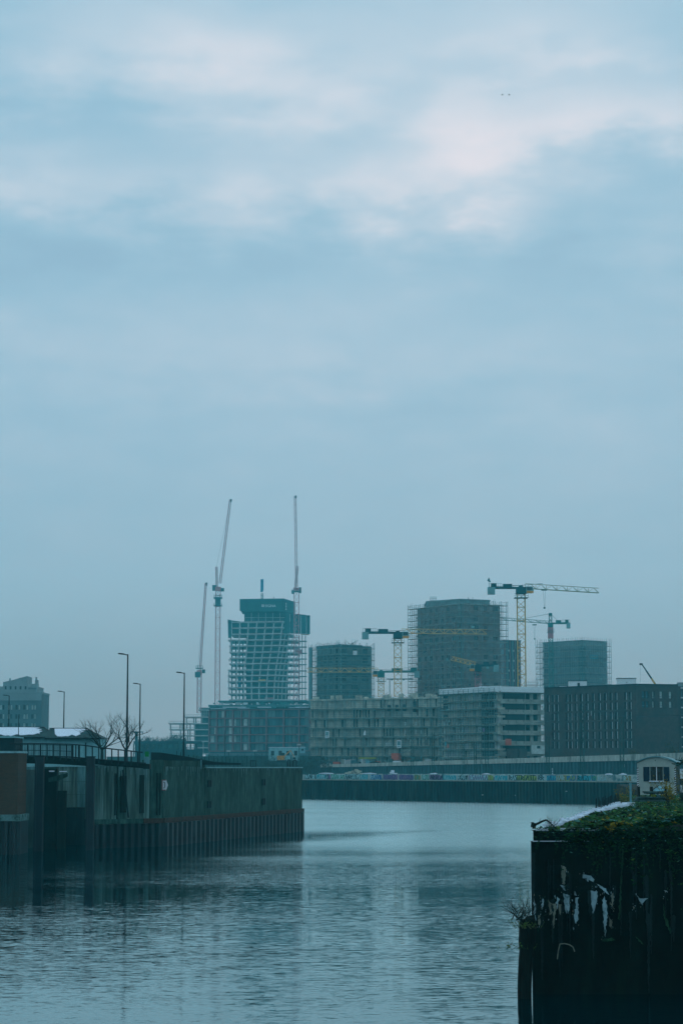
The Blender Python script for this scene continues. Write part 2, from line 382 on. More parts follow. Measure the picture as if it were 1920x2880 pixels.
# ------------------------------------------------------------------ mesh helpers
class MB:
    def __init__(s): s.v, s.f = [], []
    def box(s, c, d, rz=0):
        b = len(s.v); cr, sr = math.cos(rz), math.sin(rz)
        for k in ((-1,-1,-1),(1,-1,-1),(1,1,-1),(-1,1,-1),(-1,-1,1),(1,-1,1),(1,1,1),(-1,1,1)):
            x, y, z = k[0]*d[0]/2, k[1]*d[1]/2, k[2]*d[2]/2
            s.v.append((c[0]+x*cr-y*sr, c[1]+x*sr+y*cr, c[2]+z))
        s.f += [tuple(b+i for i in q) for q in ((0,3,2,1),(4,5,6,7),(0,1,5,4),(1,2,6,5),(2,3,7,6),(3,0,4,7))]
        return s
    def span(s, a, b_):
        return s.box([(a[i]+b_[i])/2 for i in range(3)], [abs(b_[i]-a[i]) for i in range(3)])
    def tube(s, p, q, r1, r2=None, n=4):
        p, q = Vector(p), Vector(q); r2 = r1 if r2 is None else r2
        d = q - p
        if d.length < 1e-6: return s
        d.normalize()
        a = d.cross(Vector((0,0,1)) if abs(d.z) < .9 else Vector((1,0,0))).normalized(); b_ = d.cross(a)
        o = len(s.v)
        for c, r in ((p, r1), (q, r2)):
            for i in range(n):
                w = 2*math.pi*(i+.5)/n
                s.v.append(tuple(c + a*(math.cos(w)*r) + b_*(math.sin(w)*r)))
        for i in range(n):
            j = (i+1) % n
            s.f.append((o+i, o+j, o+n+j, o+n+i))
        s.f.append(tuple(o+i for i in range(n))[::-1]); s.f.append(tuple(o+n+i for i in range(n)))
        return s
    def prism(s, pts, y0, y1):
        """outline (x, z) pulled from y0 to y1"""
        o, n = len(s.v), len(pts)
        s.v += [(x, y0, z) for x, z in pts] + [(x, y1, z) for x, z in pts]
        s.f.append(tuple(range(o, o+n))); s.f.append(tuple(range(o+2*n-1, o+n-1, -1)))
        for i in range(n):
            j = (i+1) % n
            s.f.append((o+i, o+n+i, o+n+j, o+j))
        return s
    def slab(s, pts, z0, z1):
        """plan outline (x, y) from z0 to z1"""
        o, n = len(s.v), len(pts)
        s.v += [(x, y, z0) for x, y in pts] + [(x, y, z1) for x, y in pts]
        s.f.append(tuple(range(o+n-1, o-1, -1))); s.f.append(tuple(range(o+n, o+2*n)))
        for i in range(n):
            j = (i+1) % n
            s.f.append((o+i, o+j, o+n+j, o+n+i))
        return s
    def quad(s, *p):
        o = len(s.v); s.v += [tuple(x) for x in p]; s.f.append(tuple(range(o, o+len(p)))); return s
    def lattice(s, p, q, w, h, n, r, up=(0,0,1), tri=False, rd=None):
        """truss from p to q: chords and zigzag braces, w wide and h high"""
        p, q = Vector(p), Vector(q); d = (q-p).normalized(); up = Vector(up)
        a = d.cross(up).normalized(); b_ = a.cross(d).normalized()
        rd = rd or r*.6
        if tri: cs = [(-w/2, 0), (w/2, 0), (0, h)]
        else: cs = [(-w/2,-h/2), (w/2,-h/2), (w/2,h/2), (-w/2,h/2)]
        L = (q-p).length
        pt = lambda i, k: p + d*(L*i/n) + a*cs[k][0] + b_*cs[k][1]
        m = len(cs)
        for k in range(m): s.tube(pt(0,k), pt(n,k), r)
        for i in range(n):
            for k in range(m):
                j = (k+1) % m
                if (i+k) % 2: s.tube(pt(i,k), pt(i+1,j), rd)
                else: s.tube(pt(i,j), pt(i+1,k), rd)
                if i % 2 == 0: s.tube(pt(i,k), pt(i,j), rd)
        return s
    def mesh(s, name, *mats):
        me = bpy.data.meshes.new(name); me.from_pydata(s.v, [], s.f)
        for m in mats: me.materials.append(m)
        me.update(); return me
    def build(s, name, m, parent=None, kind=None, label=None):
        return obj(name, s.mesh(name, m), parent, kind=kind, label=label)
def obj(name, me, parent=None, loc=(0,0,0), rz=0, scale=None, kind=None, label=None):
    o = bpy.data.objects.new(name, me); COL.objects.link(o)
    if parent: o.parent = parent
    o.location = loc; o.rotation_euler = (0, 0, rz)
    if scale: o.scale = scale
    if kind: o['kind'] = kind
    if label: o['label'] = label
    return o
_unit = {}
def ibox(name, m, parent, c, d, rz=0, label=None):
    """a box piece that shares one mesh with all boxes of its material"""
    if m.name not in _unit: _unit[m.name] = MB().box((0,0,0), (1,1,1)).mesh('box_' + m.name, m)
    return obj(name, _unit[m.name], parent, c, rz, d, label=label)
def thing(name, label, cat, loc=(0,0,0), rz=0, group=None):
    o = bpy.data.objects.new(name, None); COL.objects.link(o)
    o.empty_display_size = .5
    o.location = loc; o.rotation_euler = (0, 0, rz)
    o['label'] = label; o['category'] = cat
    if group: o['group'] = group
    return o
def tag(o, label, cat, group=None):
    o['label'] = label; o['category'] = cat
    if group: o['group'] = group
    return o
def struct(o): o['kind'] = 'structure'; return o
def face(pA, DA, pB, DB):
    """a facade seen from pixel column pA at distance DA to pB at DB: origin, turn and length"""
    a = Vector((X(pA, DA), DA)); b = Vector((X(pB, DB), DB)); d = b - a
    return (a.x, a.y, 0), math.atan2(d.y, d.x), d.length
def text_mesh(txt, size, m, depth=.03):
    c = bpy.data.curves.new('lettering', 'FONT'); c.body = txt; c.size = size; c.extrude = depth
    c.align_x = 'LEFT'
    o = bpy.data.objects.new('lettering', c); COL.objects.link(o)
    dg = bpy.context.evaluated_depsgraph_get()
    me = bpy.data.meshes.new_from_object(o.evaluated_get(dg))
    bpy.data.objects.remove(o); me.materials.clear(); me.materials.append(m)
    return me
# ------------------------------------------------------------------ water and land
V2 = lambda x, y: Vector((x, y))
def at(px, D): return V2(X(px, D), D)
def on_line(a, b, px):
    k = X(px, 1.0); d = b - a
    t = (k * a.y - a.x) / (d.x - k * d.y)
    return a + d * t
struct(MB().quad((-2200, -60, 0), (2200, -60, 0), (2200, 1900, 0), (-2200, 1900, 0)).build('water', M['water']))
WA, WB, WC = at(264, 161), at(459, 165.6), at(850, 205)          # foot of the left quay
FQL, FQR = at(855, 418), at(1775, 350)                            # far quay
fd = (FQR - FQL).normalized()
FQ0, FQ1 = FQL - fd * 160, FQR + fd * 90
left_pts = [tuple(WA + V2(.4, .6)), tuple(WB + V2(-.6, .7)), tuple(WC + V2(-1.0, .2)), (-5.5, 215), (-30, 300), (-420, 330), (-420, 152), (X(50, 153) - .3, 153), (X(50, 153) - .3, 172), (WA.x + .4, 172)]
struct(MB().slab(left_pts, -1.0, 5.85).build('quay_ground', M['land']))
UWL, UWR = at(905, 520), at(1925, 372)                            # foot of the railway wall
ud = (UWR - UWL).normalized()
UW0, UW1 = UWL - ud * 10, UWR + ud * 60
far_pts = [tuple(FQ0 + V2(0, .8)), tuple(FQ1 + V2(0, .8)), (FQ1.x + 40, FQ1.y + 60), (2100, 420), (2100, 1850), (-2100, 1850), (-2100, 640), (-420, 560)]
struct(MB().slab(far_pts, -1.0, 3.6).build('far_ground', M['land']))
up_pts = [tuple(UW1 + V2(0, 1.2)), (400, 420), (900, 1800), (-900, 1800), (-300, 660), (-60, 560), tuple(UW0 + V2(0, 1.2))]
struct(MB().slab(up_pts, 3.55, 6.5).build('railway_terrace', M['land']))

def wall_box(name, m, parent, a, b, z0, z1, th, out=0.0, label=None):
    d = (b - a); L = d.length; d.normalize(); n = V2(d.y, -d.x)
    c = (a + b) / 2 + n * (out - th / 2)
    return ibox(name, m, parent, (c.x, c.y, (z0 + z1) / 2), (L, th, z1 - z0), math.atan2(d.y, d.x), label)
def pile_mesh(w, dep, h, m, z0=-1.0):
    return MB().slab([(0, 0), (w*.14, -dep), (w*.46, -dep), (w*.60, 0), (w, 0), (w, .12), (0, .12)][::1], z0, h).mesh('sheet_pile', m)
def pile_row(parent, a, b, w, dep, h, m, out=0.0, z0=-1.0, start=0):
    d = (b - a); L = d.length; d.normalize(); n = V2(d.y, -d.x)
    k = max(1, round(L / w)); w = L / k
    me = pile_mesh(w, dep, h, m, z0); rz = math.atan2(d.y, d.x)
    for i in range(k):
        p = a + d * (w * i) + n * (out + random.uniform(-.02, .02))
        obj('sheet_pile', me, parent, (p.x, p.y, random.uniform(-.03, .03)), rz)

# ------------------------------------------------------------------ left quay wall
ZB = 2.15
qw = thing('quay_wall', 'dark streaked concrete quay wall on steel sheet piles, left of the river', 'quay wall')
def seg(a, b, px0, px1, m, ztop, cop=True, gap=.06):
    p, q = on_line(a, b, px0), on_line(a, b, px1)
    d = (q - p).normalized()
    wall_box('concrete_panel', m, qw, p + d*gap, q - d*gap, ZB, ztop, 1.1, random.uniform(0, .05))
    if cop:
        wall_box('coping', M['coping'], qw, p + d*.02, q - d*.02, ztop, ztop + .10, 1.3, .10)
for x0, x1 in ((264, 330), (331, 354), (354, 402), (402, 423)):
    seg(WA, WB, x0, x1, M['quay_mid'] if x0 != 331 else M['quay'], 6.17)
for x0, x1 in ((423, 459),): seg(WA, WB, x0, x1, M['quay'], 6.6, False)
for x0, x1 in ((459, 520), (520, 577)): seg(WB, WC, x0, x1, M['quay'], 6.55, False)
for x0, x1 in ((577, 734), (734, 849)): seg(WB, WC, x0, x1, M['quay'], 5.96)
# back of the wall: end face towards the river bend
wall_box('concrete_panel', M['quay'], qw, WC + V2(0, 0), WC + V2(-1.7, 10), ZB, 5.96, .6, 0)
for a, b, x0, x1 in ((WA, WB, 264, 402), (WA, WB, 402, 459), (WB, WC, 459, 586), (WB, WC, 586, 734), (WB, WC, 734, 851)):
    p, q = on_line(a, b, x0), on_line(a, b, x1); d = (q - p).normalized()
    wall_box('waler_beam', M['rustbeam'] if x0 >= 402 else M['quay'], qw, p + d*.04, q - d*.04, ZB - .36, ZB, .8, .16 + (x0 % 7) * .004)
pile_row(qw, WA, WB, .66, .30, ZB - .37, M['pile_wet'], -.05)
pile_row(qw, WB, WC, 1.15, .40, ZB - .37, M['pile_wet'], -.05)
pile_row(qw, WC, WC + V2(-1.7, 10), 1.15, .3, ZB - .37, M['pile_wet'], -.1)
# dark rub strips and a slanting drain pipe on the face
for px, w in ((325, .16), (346, .55), (398, .42), (441, .10), (449, .08)):
    a = on_line(WA, WB, px); d = (WB - WA).normalized(); n = V2(d.y, -d.x); c = a + n * .09
    ibox('rub_strip', M['timber_dark'], qw, (c.x, c.y, ZB + 1.85), (w, .08, 3.3 - w), math.atan2(d.y, d.x))
pa, pb = on_line(WA, WB, 346) , on_line(WA, WB, 360)
a, b = P(346, 2165, pa.y - .4), P(362, 2300, pb.y - .6)
MB().tube(a, b, .07, n=8).build('drain_pipe', M['iron'], qw)
for px in (584, 590, 737, 742):
    a = on_line(WB, WC, px); d = (WC - WB).normalized(); n = V2(d.y, -d.x); c = a + n * .10
    for zz in (3.0, 4.7):
        ibox('ladder_bracket', M['iron'], qw, (c.x, c.y, zz), (.25, .12, .55), math.atan2(d.y, d.x))
# lime streaks washed out below the coping
rnd = random.Random(77)
def streaks(a, b, px0, px1, ztop, n, lmax):
    d = (b - a).normalized(); nn = V2(d.y, -d.x); rz_ = math.atan2(d.y, d.x)
    for i in range(n):
        p = on_line(a, b, rnd.uniform(px0, px1)) + nn*.062; w = rnd.uniform(.04, .14); L_ = lmax*rnd.random()**2 + .15; k = 4
        lft = [(-w*(1 - .75*j/k)*rnd.uniform(.5, 1), -L_*j/k) for j in range(k+1)]; rgt = [(w*(1 - .75*j/k)*rnd.uniform(.5, 1), -L_*j/k) for j in range(k+1)]
        obj('lime_streak', MB().prism((lft + rgt[::-1]), 0, .012).mesh('lime_streak', M['quay_lime']), qw, (p.x, p.y, ztop - rnd.uniform(0, .06)), rz_)
streaks(WA, WB, 268, 420, 6.15, 30, 2.2); streaks(WB, WC, 465, 575, 6.1, 26, 1.3); streaks(WB, WC, 580, 845, 5.95, 44, .9)
# the dark flood parapet that runs down behind the wall top
fp = thing('flood_parapet', 'dark tapering flood parapet above the left quay wall', 'parapet', (X(425, 175), 175, 0))
pts = [(425,2116),(452,2116.5),(520,2127),(605,2143),(678,2146.5),(678,2151),(577,2151),(520,2143),(470,2140),(425,2138)]
MB().prism([(P(x, y, 175).x - X(425, 175), P(x, y, 175).z) for x, y in pts][::-1], 0, .5).build('parapet_wall', M['dark_wall'], fp)
a, b = P(425, 2139, 174.6), P(470, 2141, 174.6)
# ladder hoops and a frame on the quay edge
def on_quay(name, label, cat, px, py_top, w_px, D, m, hoops=1, group=None):
    t = thing(name, label, cat, (X(px, D), D, 5.9), 0, group)
    w = w_px * D / F; h = Z(py_top, D) - 5.9
    for s in (-1, 1):
        MB().tube((s*w/2, 0, 0), (s*w/2, 0, h*.82), .055, n=6).build('post', m, t)
    mb = MB(); pr = None
    for i in range(7):
        w_ = math.pi * i / 6; q = (math.cos(w_)*w/2, 0, h*.82 + math.sin(w_)*h*.18)
        if pr: mb.tube(pr, q, .055, n=6)
        pr = q
    mb.build('hoop', m, t)
on_quay('ladder_hoop', 'left dark ladder hoop on the quay end', 'ladder hoop', 812, 2137, 7, 203, M['iron'], group='ladder hoops on the quay end')
on_quay('ladder_hoop', 'right dark ladder hoop on the quay end', 'ladder hoop', 829, 2138, 9, 204, M['iron'], group='ladder hoops on the quay end')
t = thing('gate_frame', 'small dark barred frame standing on the quay edge', 'frame', (X(712, 195), 195, 5.9))
for u in (-.22, 0, .22): MB().tube((u, 0, 0), (u, 0, .75), .03, n=6).build('bar', M['iron'], t)
for z_ in (.72, .2): ibox('rail', M['iron'], t, (0, 0, z_), (.55, .06, .06))
# bollard-like post in front of the parapet
t = thing('mooring_post', 'thin pale post at the low end of the flood parapet', 'post', (X(566, 174), 174, 5.9))
MB().tube((0, 0, 0), (0, 0, .75), .05, n=6).build('shaft', M['pipe'], t); ibox('cap', M['iron'], t, (-.15, 0, .78), (.5, .1, .06))
# navigation sign on the wall
sp = on_line(WB, WC, 464); d = (WC - WB).normalized()
sg = thing('navigation_sign', 'white river sign with red border and black bracket on the quay wall', 'sign', (X(464, 164.6), 164.6, Z(2208, 164.6)), R(8))
s_ = 164.6 / F
def sgp(pts): return [((x) * s_, -(y) * s_) for x, y in pts]
MB().prism(sgp([(-8,-15),(4,-15),(9.5,0),(4,15),(-8,15)])[::-1], -.03, .0).build('board', M['sign_white'], sg)
for n_, q in (('border', [(-8,-15),(3,-15),(3,-12.4),(-8,-12.4)]), ('border', [(-8,12.4),(3,12.4),(3,15),(-8,15)]), ('border', [(-8,-12.3),(-5.6,-12.3),(-5.6,12.3),(-8,12.3)])):
    MB().prism(sgp(q)[::-1], -.045, -.031).build(n_, M['sign_red'], sg)
MB().prism(sgp([(-4,-9),(-.6,-9),(1.4,-5),(1.4,5),(-.6,9),(-4,9),(-4,7),(-1.4,7),(-.6,4),(-.6,-4),(-1.4,-7),(-4,-7)])[::-1], -.045, -.031).build('bracket_mark', M['sign_black'], sg)

# ------------------------------------------------------------------ lock mouth at the far left
lk = thing('lock_wall', 'pale panelled concrete wall at the back of the lock mouth', 'lock wall', (0, 0, 0))
La, Lb = at(48, 170), at(272, 168)
for x0, x1, m in ((40, 75, 'quay_pale'), (75, 104, 'quay_pale'), (104, 160, 'quay'), (160, 219, 'quay_mid'), (219, 252, 'quay_pale'), (252, 285, 'quay')):
    p, q = on_line(La, Lb, x0), on_line(La, Lb, x1); d = (q - p).normalized()
    for z0, z1 in ((-.8, 2.9), (2.93, 3.9), (3.93, 4.9), (4.93, 6.05)):
        wall_box('concrete_panel', M['pile_wet'] if z1 < 3 else M[m], lk, p + d*.02, q - d*.02, z0, z1, .8, random.uniform(0, .03))
    wall_box('coping', M['coping'], lk, p, q, 6.05, 6.16, 1.0, .08)
for px in (87, 91, 62): 
    a = on_line(La, Lb, px); MB().tube((a.x, a.y - .3, 3.2), (a.x, a.y - .3, 5.6), .045, n=6).build('wall_pipe', M['iron'], lk)
def guide_pile(px, w_px, D, ytop, label):
    t = thing('guide_pile', label, 'pile', (X(px, D), D, 0), 0, 'steel guide piles at the lock mouth')
    w = w_px * D / F
    MB().box((0, 0, (Z(ytop, D) - 1.2) / 2), (w, w, Z(ytop, D) + 1.2)).build('shaft', M['steel_dark'], t)
    for s in (-1, 1): MB().box((s*w*.38, -w*.56, (Z(ytop, D) - 1.4) / 2), (w*.18, .06, Z(ytop, D) + .8)).build('flange', M['steel_dark'], t)
    MB().box((0, 0, Z(ytop, D) + .04), (w*1.12, w*1.12, .08)).build('cap', M['iron'], t)
guide_pile(112.5, 24, 156, 2128, 'thick blue-black steel guide pile beside the brick pier')
guide_pile(256, 22, 158, 2130, 'thick blue-black steel guide pile where the quay wall begins')
lg = thing('lock_gate', 'black timber lock gate leaf between the two guide piles', 'lock gate', (X(143, 160), 160, 0))
MB().box((0, 0, 2.4), (1.05, .5, 7.0)).build('gate_leaf', M['timber_dark'], lg)
for z_ in (.6, 1.8, 3.0, 4.2, 5.2): ibox('cross_beam', M['timber_dark'], lg, (0, -.33, z_), (1.1, .16, .22))
MB().box((.92, -.2, 1.6), (.62, .5, 5.4)).build('stub_post', M['timber_dark'], lg)
MB().prism([(.0, 5.25), (.0, 4.95), (.75, 5.05), (1.35, 5.35), (1.35, 5.6)], -1.0, -.5).build('strut_beam', M['quay'], lg)
ibox('snow_strip', M['snow'], lg, (.25, -1.2, 5.74), (.36, .3, .09)); ibox('snow_strip', M['snow'], lg, (1.1, -1.2, 5.72), (.52, .3, .07))

# brick pier with a concrete ledge
def brick_material():
    m = mat('brick_bond', (.085, .052, .034), .92)
    t = m.node_tree; b = t.nodes['Principled BSDF']
    geo = N(t, 'ShaderNodeNewGeometry'); sp_ = N(t, 'ShaderNodeSeparateXYZ'); cb = N(t, 'ShaderNodeCombineXYZ')
    t.links.new(geo.outputs['Position'], sp_.inputs[0]); t.links.new(sp_.outputs['X'], cb.inputs[0]); t.links.new(sp_.outputs['Z'], cb.inputs[1])
    bt = N(t, 'ShaderNodeTexBrick'); t.links.new(cb.outputs[0], bt.inputs['Vector'])
    bt.inputs['Color1'].default_value = (.105, .055, .032, 1); bt.inputs['Color2'].default_value = (.066, .040, .027, 1)
    bt.inputs['Mortar'].default_value = (.06, .05, .042, 1); bt.inputs['Scale'].default_value = 2.0
    bt.inputs['Mortar Size'].default_value = .02
    bt.inputs['Brick Width'].default_value = .5; bt.inputs['Row Height'].default_value = .16
    old = b.inputs['Base Color'].links[0].from_socket
    mx = N(t, 'ShaderNodeMix', data_type='RGBA'); mx.inputs[0].default_value = .6
    t.links.new(old, mx.inputs[6]); t.links.new(bt.outputs[0], mx.inputs[7]); t.links.new(mx.outputs[2], b.inputs['Base Color'])
    return m
M['brick_bond'] = brick_material()
bp = thing('brick_pier', 'brown brick pier with pale cap at the left picture edge', 'pier', (X(52, 150), 150, 0))
zt = Z(2118, 150)
MB().span((-9, 0, 2.75), (0, 4, zt)).build('brick_wall', M['brick_bond'], bp)
for i in range(4):
    MB().span((-9 + i*2.25 + .02, -.08, zt), (-9 + (i+1)*2.25 - .02 + (.06 if i == 3 else 0), 4.1, zt + .14)).build('cap_stone', M['coping'], bp)
MB().span((-9, -.22, 2.3), (.22, 4.2, 2.75)).build('ledge', M['green_scum'], bp)
me = pile_mesh(.55, .28, 2.3, M['pile_wet'])
for i in range(9): obj('sheet_pile', me, bp, (.22 - .55*(i+1), -.0, 0))
MB().span((-9, .1, -1), (.18, 4.1, 2.3)).build('backing_wall', M['pile_wet'], bp)

# footbridge over the lock
fb = thing('footbridge', 'dark footbridge with barred railing across the lock mouth', 'footbridge', (0, 0, 0))
topr = [(30,2091),(120,2091.5),(194,2093),(235,2096),(311,2106),(402,2116)]
botr = [(30,2125),(120,2126.5),(194,2129),(243,2133),(311,2139),(411,2147)]
DB = 158.5
def lerp_y(pl, x):
    for (x0, y0), (x1, y1) in zip(pl, pl[1:]):
        if x <= x1: return y0 + (y1 - y0) * (x - x0) / (x1 - x0)
    return pl[-1][1]
for pl, r in ((topr, .045), (botr, .055)):
    for (x0, y0), (x1, y1) in zip(pl, pl[1:]):
        MB().tube(P(x0, y0, DB), P(x1, y1, DB), r, n=6).build('rail', M['iron'], fb)
xs = [42 + 18.2*i for i in range(20)] + [203, 214, 222]
for x in xs:
    if x > 405: continue
    MB().tube(P(x, lerp_y(botr, x) + 10, DB), P(x, lerp_y(topr, x), DB), .05, n=6).build('bar', M['iron'], fb)
for x0, x1, dy in ((45, 150, 0), (150, 243, 1), (243, 330, 1), (330, 420, 1)):
    a, b = P(x0, lerp_y(botr, x0) + 2, DB), P(x1, lerp_y(botr, x1) + 2, DB)
    o = len(fb.children)
    mb = MB(); hh = .50 if x1 < 260 else .34
    for y0_, y1_ in ((.15, .55),):
        mb.v += [(a.x, DB+.2, a.z-hh), (b.x, DB+.2, b.z-hh), (b.x, DB+.2, b.z), (a.x, DB+.2, a.z), (a.x, DB+1.6, a.z-hh), (b.x, DB+1.6, b.z-hh), (b.x, DB+1.6, b.z), (a.x, DB+1.6, a.z)]
        mb.f += [(0,1,2,3),(7,6,5,4),(3,2,6,7),(0,4,5,1),(0,3,7,4),(1,5,6,2)]
    mb.build('deck_beam', M['timber_dark'], fb)
# inner mesh infill of the railing (left half)
for x0, x1 in ((42, 97), (97, 152), (152, 200)):
    a, b = P(x0, lerp_y(topr, x0)+3, DB+1.5), P(x1, lerp_y(topr, x1)+3, DB+1.5); c, e = P(x0, lerp_y(botr, x0), DB+1.5), P(x1, lerp_y(botr, x1), DB+1.5)
    mb = MB(); k = 14
    for i in range(k+1):
        f = i / k; mb.tube(a.lerp(b, f), c.lerp(e, f), .022)
    for f in (0, .5, 1): mb.tube(a.lerp(c, f), b.lerp(e, f), .03)
    mb.build('mesh_panel', M['iron'], fb)
# handrail posts beyond, bright box and green panel by the steps
bx_ = thing('control_cabinet', 'small cabinet with bright green panel at the footbridge end', 'cabinet', (X(413, 163), 163, 5.9))
ibox('body', M['pipe'], bx_, (0, 0, .55), (.40, .3, 1.1)); ibox('green_panel', M['bin_green'], bx_, (.02, -.17, 1.12), (.30, .05, .38)); ibox('plinth', M['iron'], bx_, (0, 0, .05), (.5, .4, .1))

# ------------------------------------------------------------------ street lamps
LTOP = 15.9
lamp_pole = MB().tube((0,0,0), (0,0,10.05), .115, .06, n=8).mesh('pole', M['iron'])
lamp_arm = MB().tube((0,0,9.98), (-.35,0,10.05), .045, n=6).mesh('arm', M['iron'])
lamp_head = MB().prism([(-.3, 10.0), (-.32, 10.12), (-.80, 10.16), (-.88, 10.10), (-.80, 10.05)], -.12, .12).mesh('lamp_head', M['iron'])
lamp_door = MB().span((-.06, -.13, .5), (.06, -.10, 1.1)).mesh('service_door', M['steel_dark'])
for px, py, lab in ((357, 1841, 'tallest street lamp, rising through the right bare tree'), (517, 1893, 'street lamp in front of the open concrete frame'),
                    (393, 1924, 'street lamp just right of the tallest lamp, behind the railing'), (179, 1946, 'street lamp behind the snowy second shed roof'),
                    (24, 1957, 'street lamp in front of the stepped hotel tower')):
    D = 10.0 * F / (HOR - py) * .995
    t = thing('street_lamp', lab, 'street lamp', (X(px, D, 2100), D, 5.85), 0, 'street lamps along the quay road')
    for n_, me in (('pole', lamp_pole), ('arm', lamp_arm), ('lamp_head', lamp_head), ('service_door', lamp_door)): obj(n_, me, t)
# thin spire on a dark vent
t = thing('vent_mast', 'thin dark mast on a squat vent in front of the first shed', 'mast', (X(51, 200), 200, 5.85))
MB().box((0, 0, 1.15), (.55, .5, 2.3)).build('vent_body', M['dark_wall'], t); MB().box((0, 0, 2.55), (.38, .38, .5)).build('vent_head', M['iron'], t)
MB().box((-.05, 0, 2.25), (.9, .6, .09)).build('vent_lid', M['iron'], t); MB().tube((0, 0, 2.8), (0, 0, 5.0), .045, .02, n=6).build('spike', M['iron'], t)

# ------------------------------------------------------------------ sheds with snow
def jag_patch(parent, o, u, w, outline, th, m, name='snow_patch'):
    """thin irregular sheet lying on the slope through o with directions u, w"""
    n = u.cross(w).normalized(); mb = MB(); k = len(outline)
    if n.z < 0: n = -n
    pts = [o + u*a + w*b for a, b in outline]
    mb.v = [tuple(p + n*.02) for p in pts] + [tuple(p + n*(.02+th)) for p in pts]
    mb.f = [tuple(range(k-1, -1, -1)), tuple(range(k, 2*k))] + [(i, (i+1) % k, k+(i+1) % k, k+i) for i in range(k)]
    return mb.build(name, m, parent)
def shed(label, rl, rr, ry, el_, er, ey, D, wy, snow, wallpx):
    t = thing('shed', label, 'shed', (X(el_, D), D, 5.85), 0, 'low sheds behind the lock')
    ox, oz = X(el_, D), 5.85
    g = lambda px, py, dd: Vector((P(px, py, D + dd).x - ox, dd, P(px, py, D + dd).z - oz))
    e0, e1 = g(el_, ey, 0), g(er, ey, 0); r0, r1 = g(rl, ry, 4), g(rr, ry, 4)
    r0.z = r1.z
    b0, b1 = Vector((e0.x, 8, e0.z)), Vector((e1.x, 8, e1.z))
    mb = MB(); mb.v = [tuple(v) for v in (e0, e1, b1, b0, r0, r1)]
    mb.f = [(0,1,5,4), (1,2,5), (2,3,4,5), (3,0,4), (3,2,1,0)]
    rf = mb.build('roof', M['roof_green'], t)
    MB().box(((e0.x+e1.x)/2, -.06, e0.z - .08), (e1.x - e0.x + .1, .14, .16)).build('gutter', M['iron'], t)
    MB().tube(r0, r1, .09, n=6).build('ridge', M['iron'], t); MB().tube(r1, e1, .08, n=6).build('hip_cap', M['iron'], t)
    MB().span((e0.x + .15, .5, 0), (e1.x - .2, 7.5, e0.z - .05)).build('wall', M['plaster'], t)
    for x0, x1 in wallpx:
        ibox('wall_panel', M['plaster'] if x1 - x0 > 9 else M['dark_wall'], t, (X((x0+x1)/2, D) - ox, .46, e0.z*.45), ((x1-x0)*D/F, .06, e0.z*.8))
    u = (e1 - e0).normalized(); w = (r1 - Vector((r1.x, 0, e0.z)))
    jag_patch(t, e0, u, w, [((px - el_)*D/F, f) for px, f in snow], .06, M['snow'])
    return t
def jag(xs, f0, f1):
    return [(x, random.uniform(f0, f1)) for x in xs]
shed('long low shed with snowy roof below the hotel tower', -60, 124, 2046, -90, 157, 2072, 236, 0,
     [(-70, .05)] + jag((-40, -20, 0, 8), .02, .2) + [(14, .05), (22, .1), (30, .02)] + jag((44, 55, 66, 78, 90, 100), .1, .35) + [(108, .3), (103, .45), (111, .55), (96, .62), (106, .75), (86, .8), (98, .92), (60, .95), (-70, .95)], [(-20, 38), (40, 44), (100, 150)])
shed('second low shed with snowy hipped roof beside the bare tree', 140, 246, 2049.5, 128, 283, 2075, 222, 0,
     [(150, .35), (160, .12), (172, .08)] + jag((182, 190, 198, 206, 212), .1, .3) + [(222, .35), (216, .5), (229, .6), (219, .72), (236, .82), (226, .93), (140, .94)], [(160, 235), (238, 241), (250, 272)])
t = thing('low_annex', 'dark flat-roofed annex behind the brick pier', 'annex', (X(-10, 190), 190, 5.85))
MB().span((-6, 0, 0), (X(40, 190) - X(-10, 190), 5, Z(2075, 190) - 5.85)).build('wall', M['dark_wall'], t)
MB().span((-6.2, -.2, Z(2075, 190) - 5.85), (X(42, 190) - X(-10, 190), 5.2, Z(2071, 190) - 5.85)).build('roof_edge', M['plaster'], t)

# ------------------------------------------------------------------ bare trees
def bare_tree(label, px, D, H, spread, seed, lean=0, n0=5):
    rnd = random.Random(seed)
    t = thing('bare_tree', label, 'tree', (X(px, D), D, 5.85), 0, 'bare trees by the quay road')
    tr = MB(); cr = MB()
    fork = Vector((lean*.3, 0, H*.38))
    tr.tube((0,0,0), fork*.5, .20, .16, 7); tr.tube(fork*.5, fork, .16, .14, 7)
    def grow(p, d, L, r, dep):
        n = 3; q = p
        for i in range(n):
            d = (d + Vector((rnd.uniform(-.28,.28), rnd.uniform(-.28,.28), rnd.uniform(-.16,.20)))).normalized()
            e = q + d*(L/n); r2 = r*(.84 if dep else .7)
            cr.tube(q, e, r, r2, 5 if r > .04 else 3); r = r2; q = e
            if dep and rnd.random() < .75:
                s = Vector((rnd.uniform(-1,1), rnd.uniform(-1,1), rnd.uniform(-.25,.8)))
                grow(q, (d*.7 + s*.8).normalized(), L*rnd.uniform(.45,.7), r*.6, dep-1)
        if dep:
            for k in range(2):
                s = Vector((rnd.uniform(-1,1), rnd.uniform(-1,1), rnd.uniform(-.3,.7)))
                grow(q, (d + s*.75).normalized(), L*rnd.uniform(.5,.75), r*.8, dep-1)
    for i in range(n0):
        w = 2*math.pi*i/n0 + rnd.uniform(-.3,.3)
        grow(fork*rnd.uniform(.85,1), Vector((math.cos(w)*spread, math.sin(w)*spread, rnd.uniform(.7,1.1))).normalized(), H*.34, .085, 3)
    tr.build('trunk', M['bark'], t); cr.build('crown', M['bark'], t)
bare_tree('bare spreading tree left of the tallest street lamp', 287, 200, 5.1, .95, 3)
bare_tree('bare tree behind the tallest street lamp', 355, 196, 4.7, .6, 11, 0, 4)

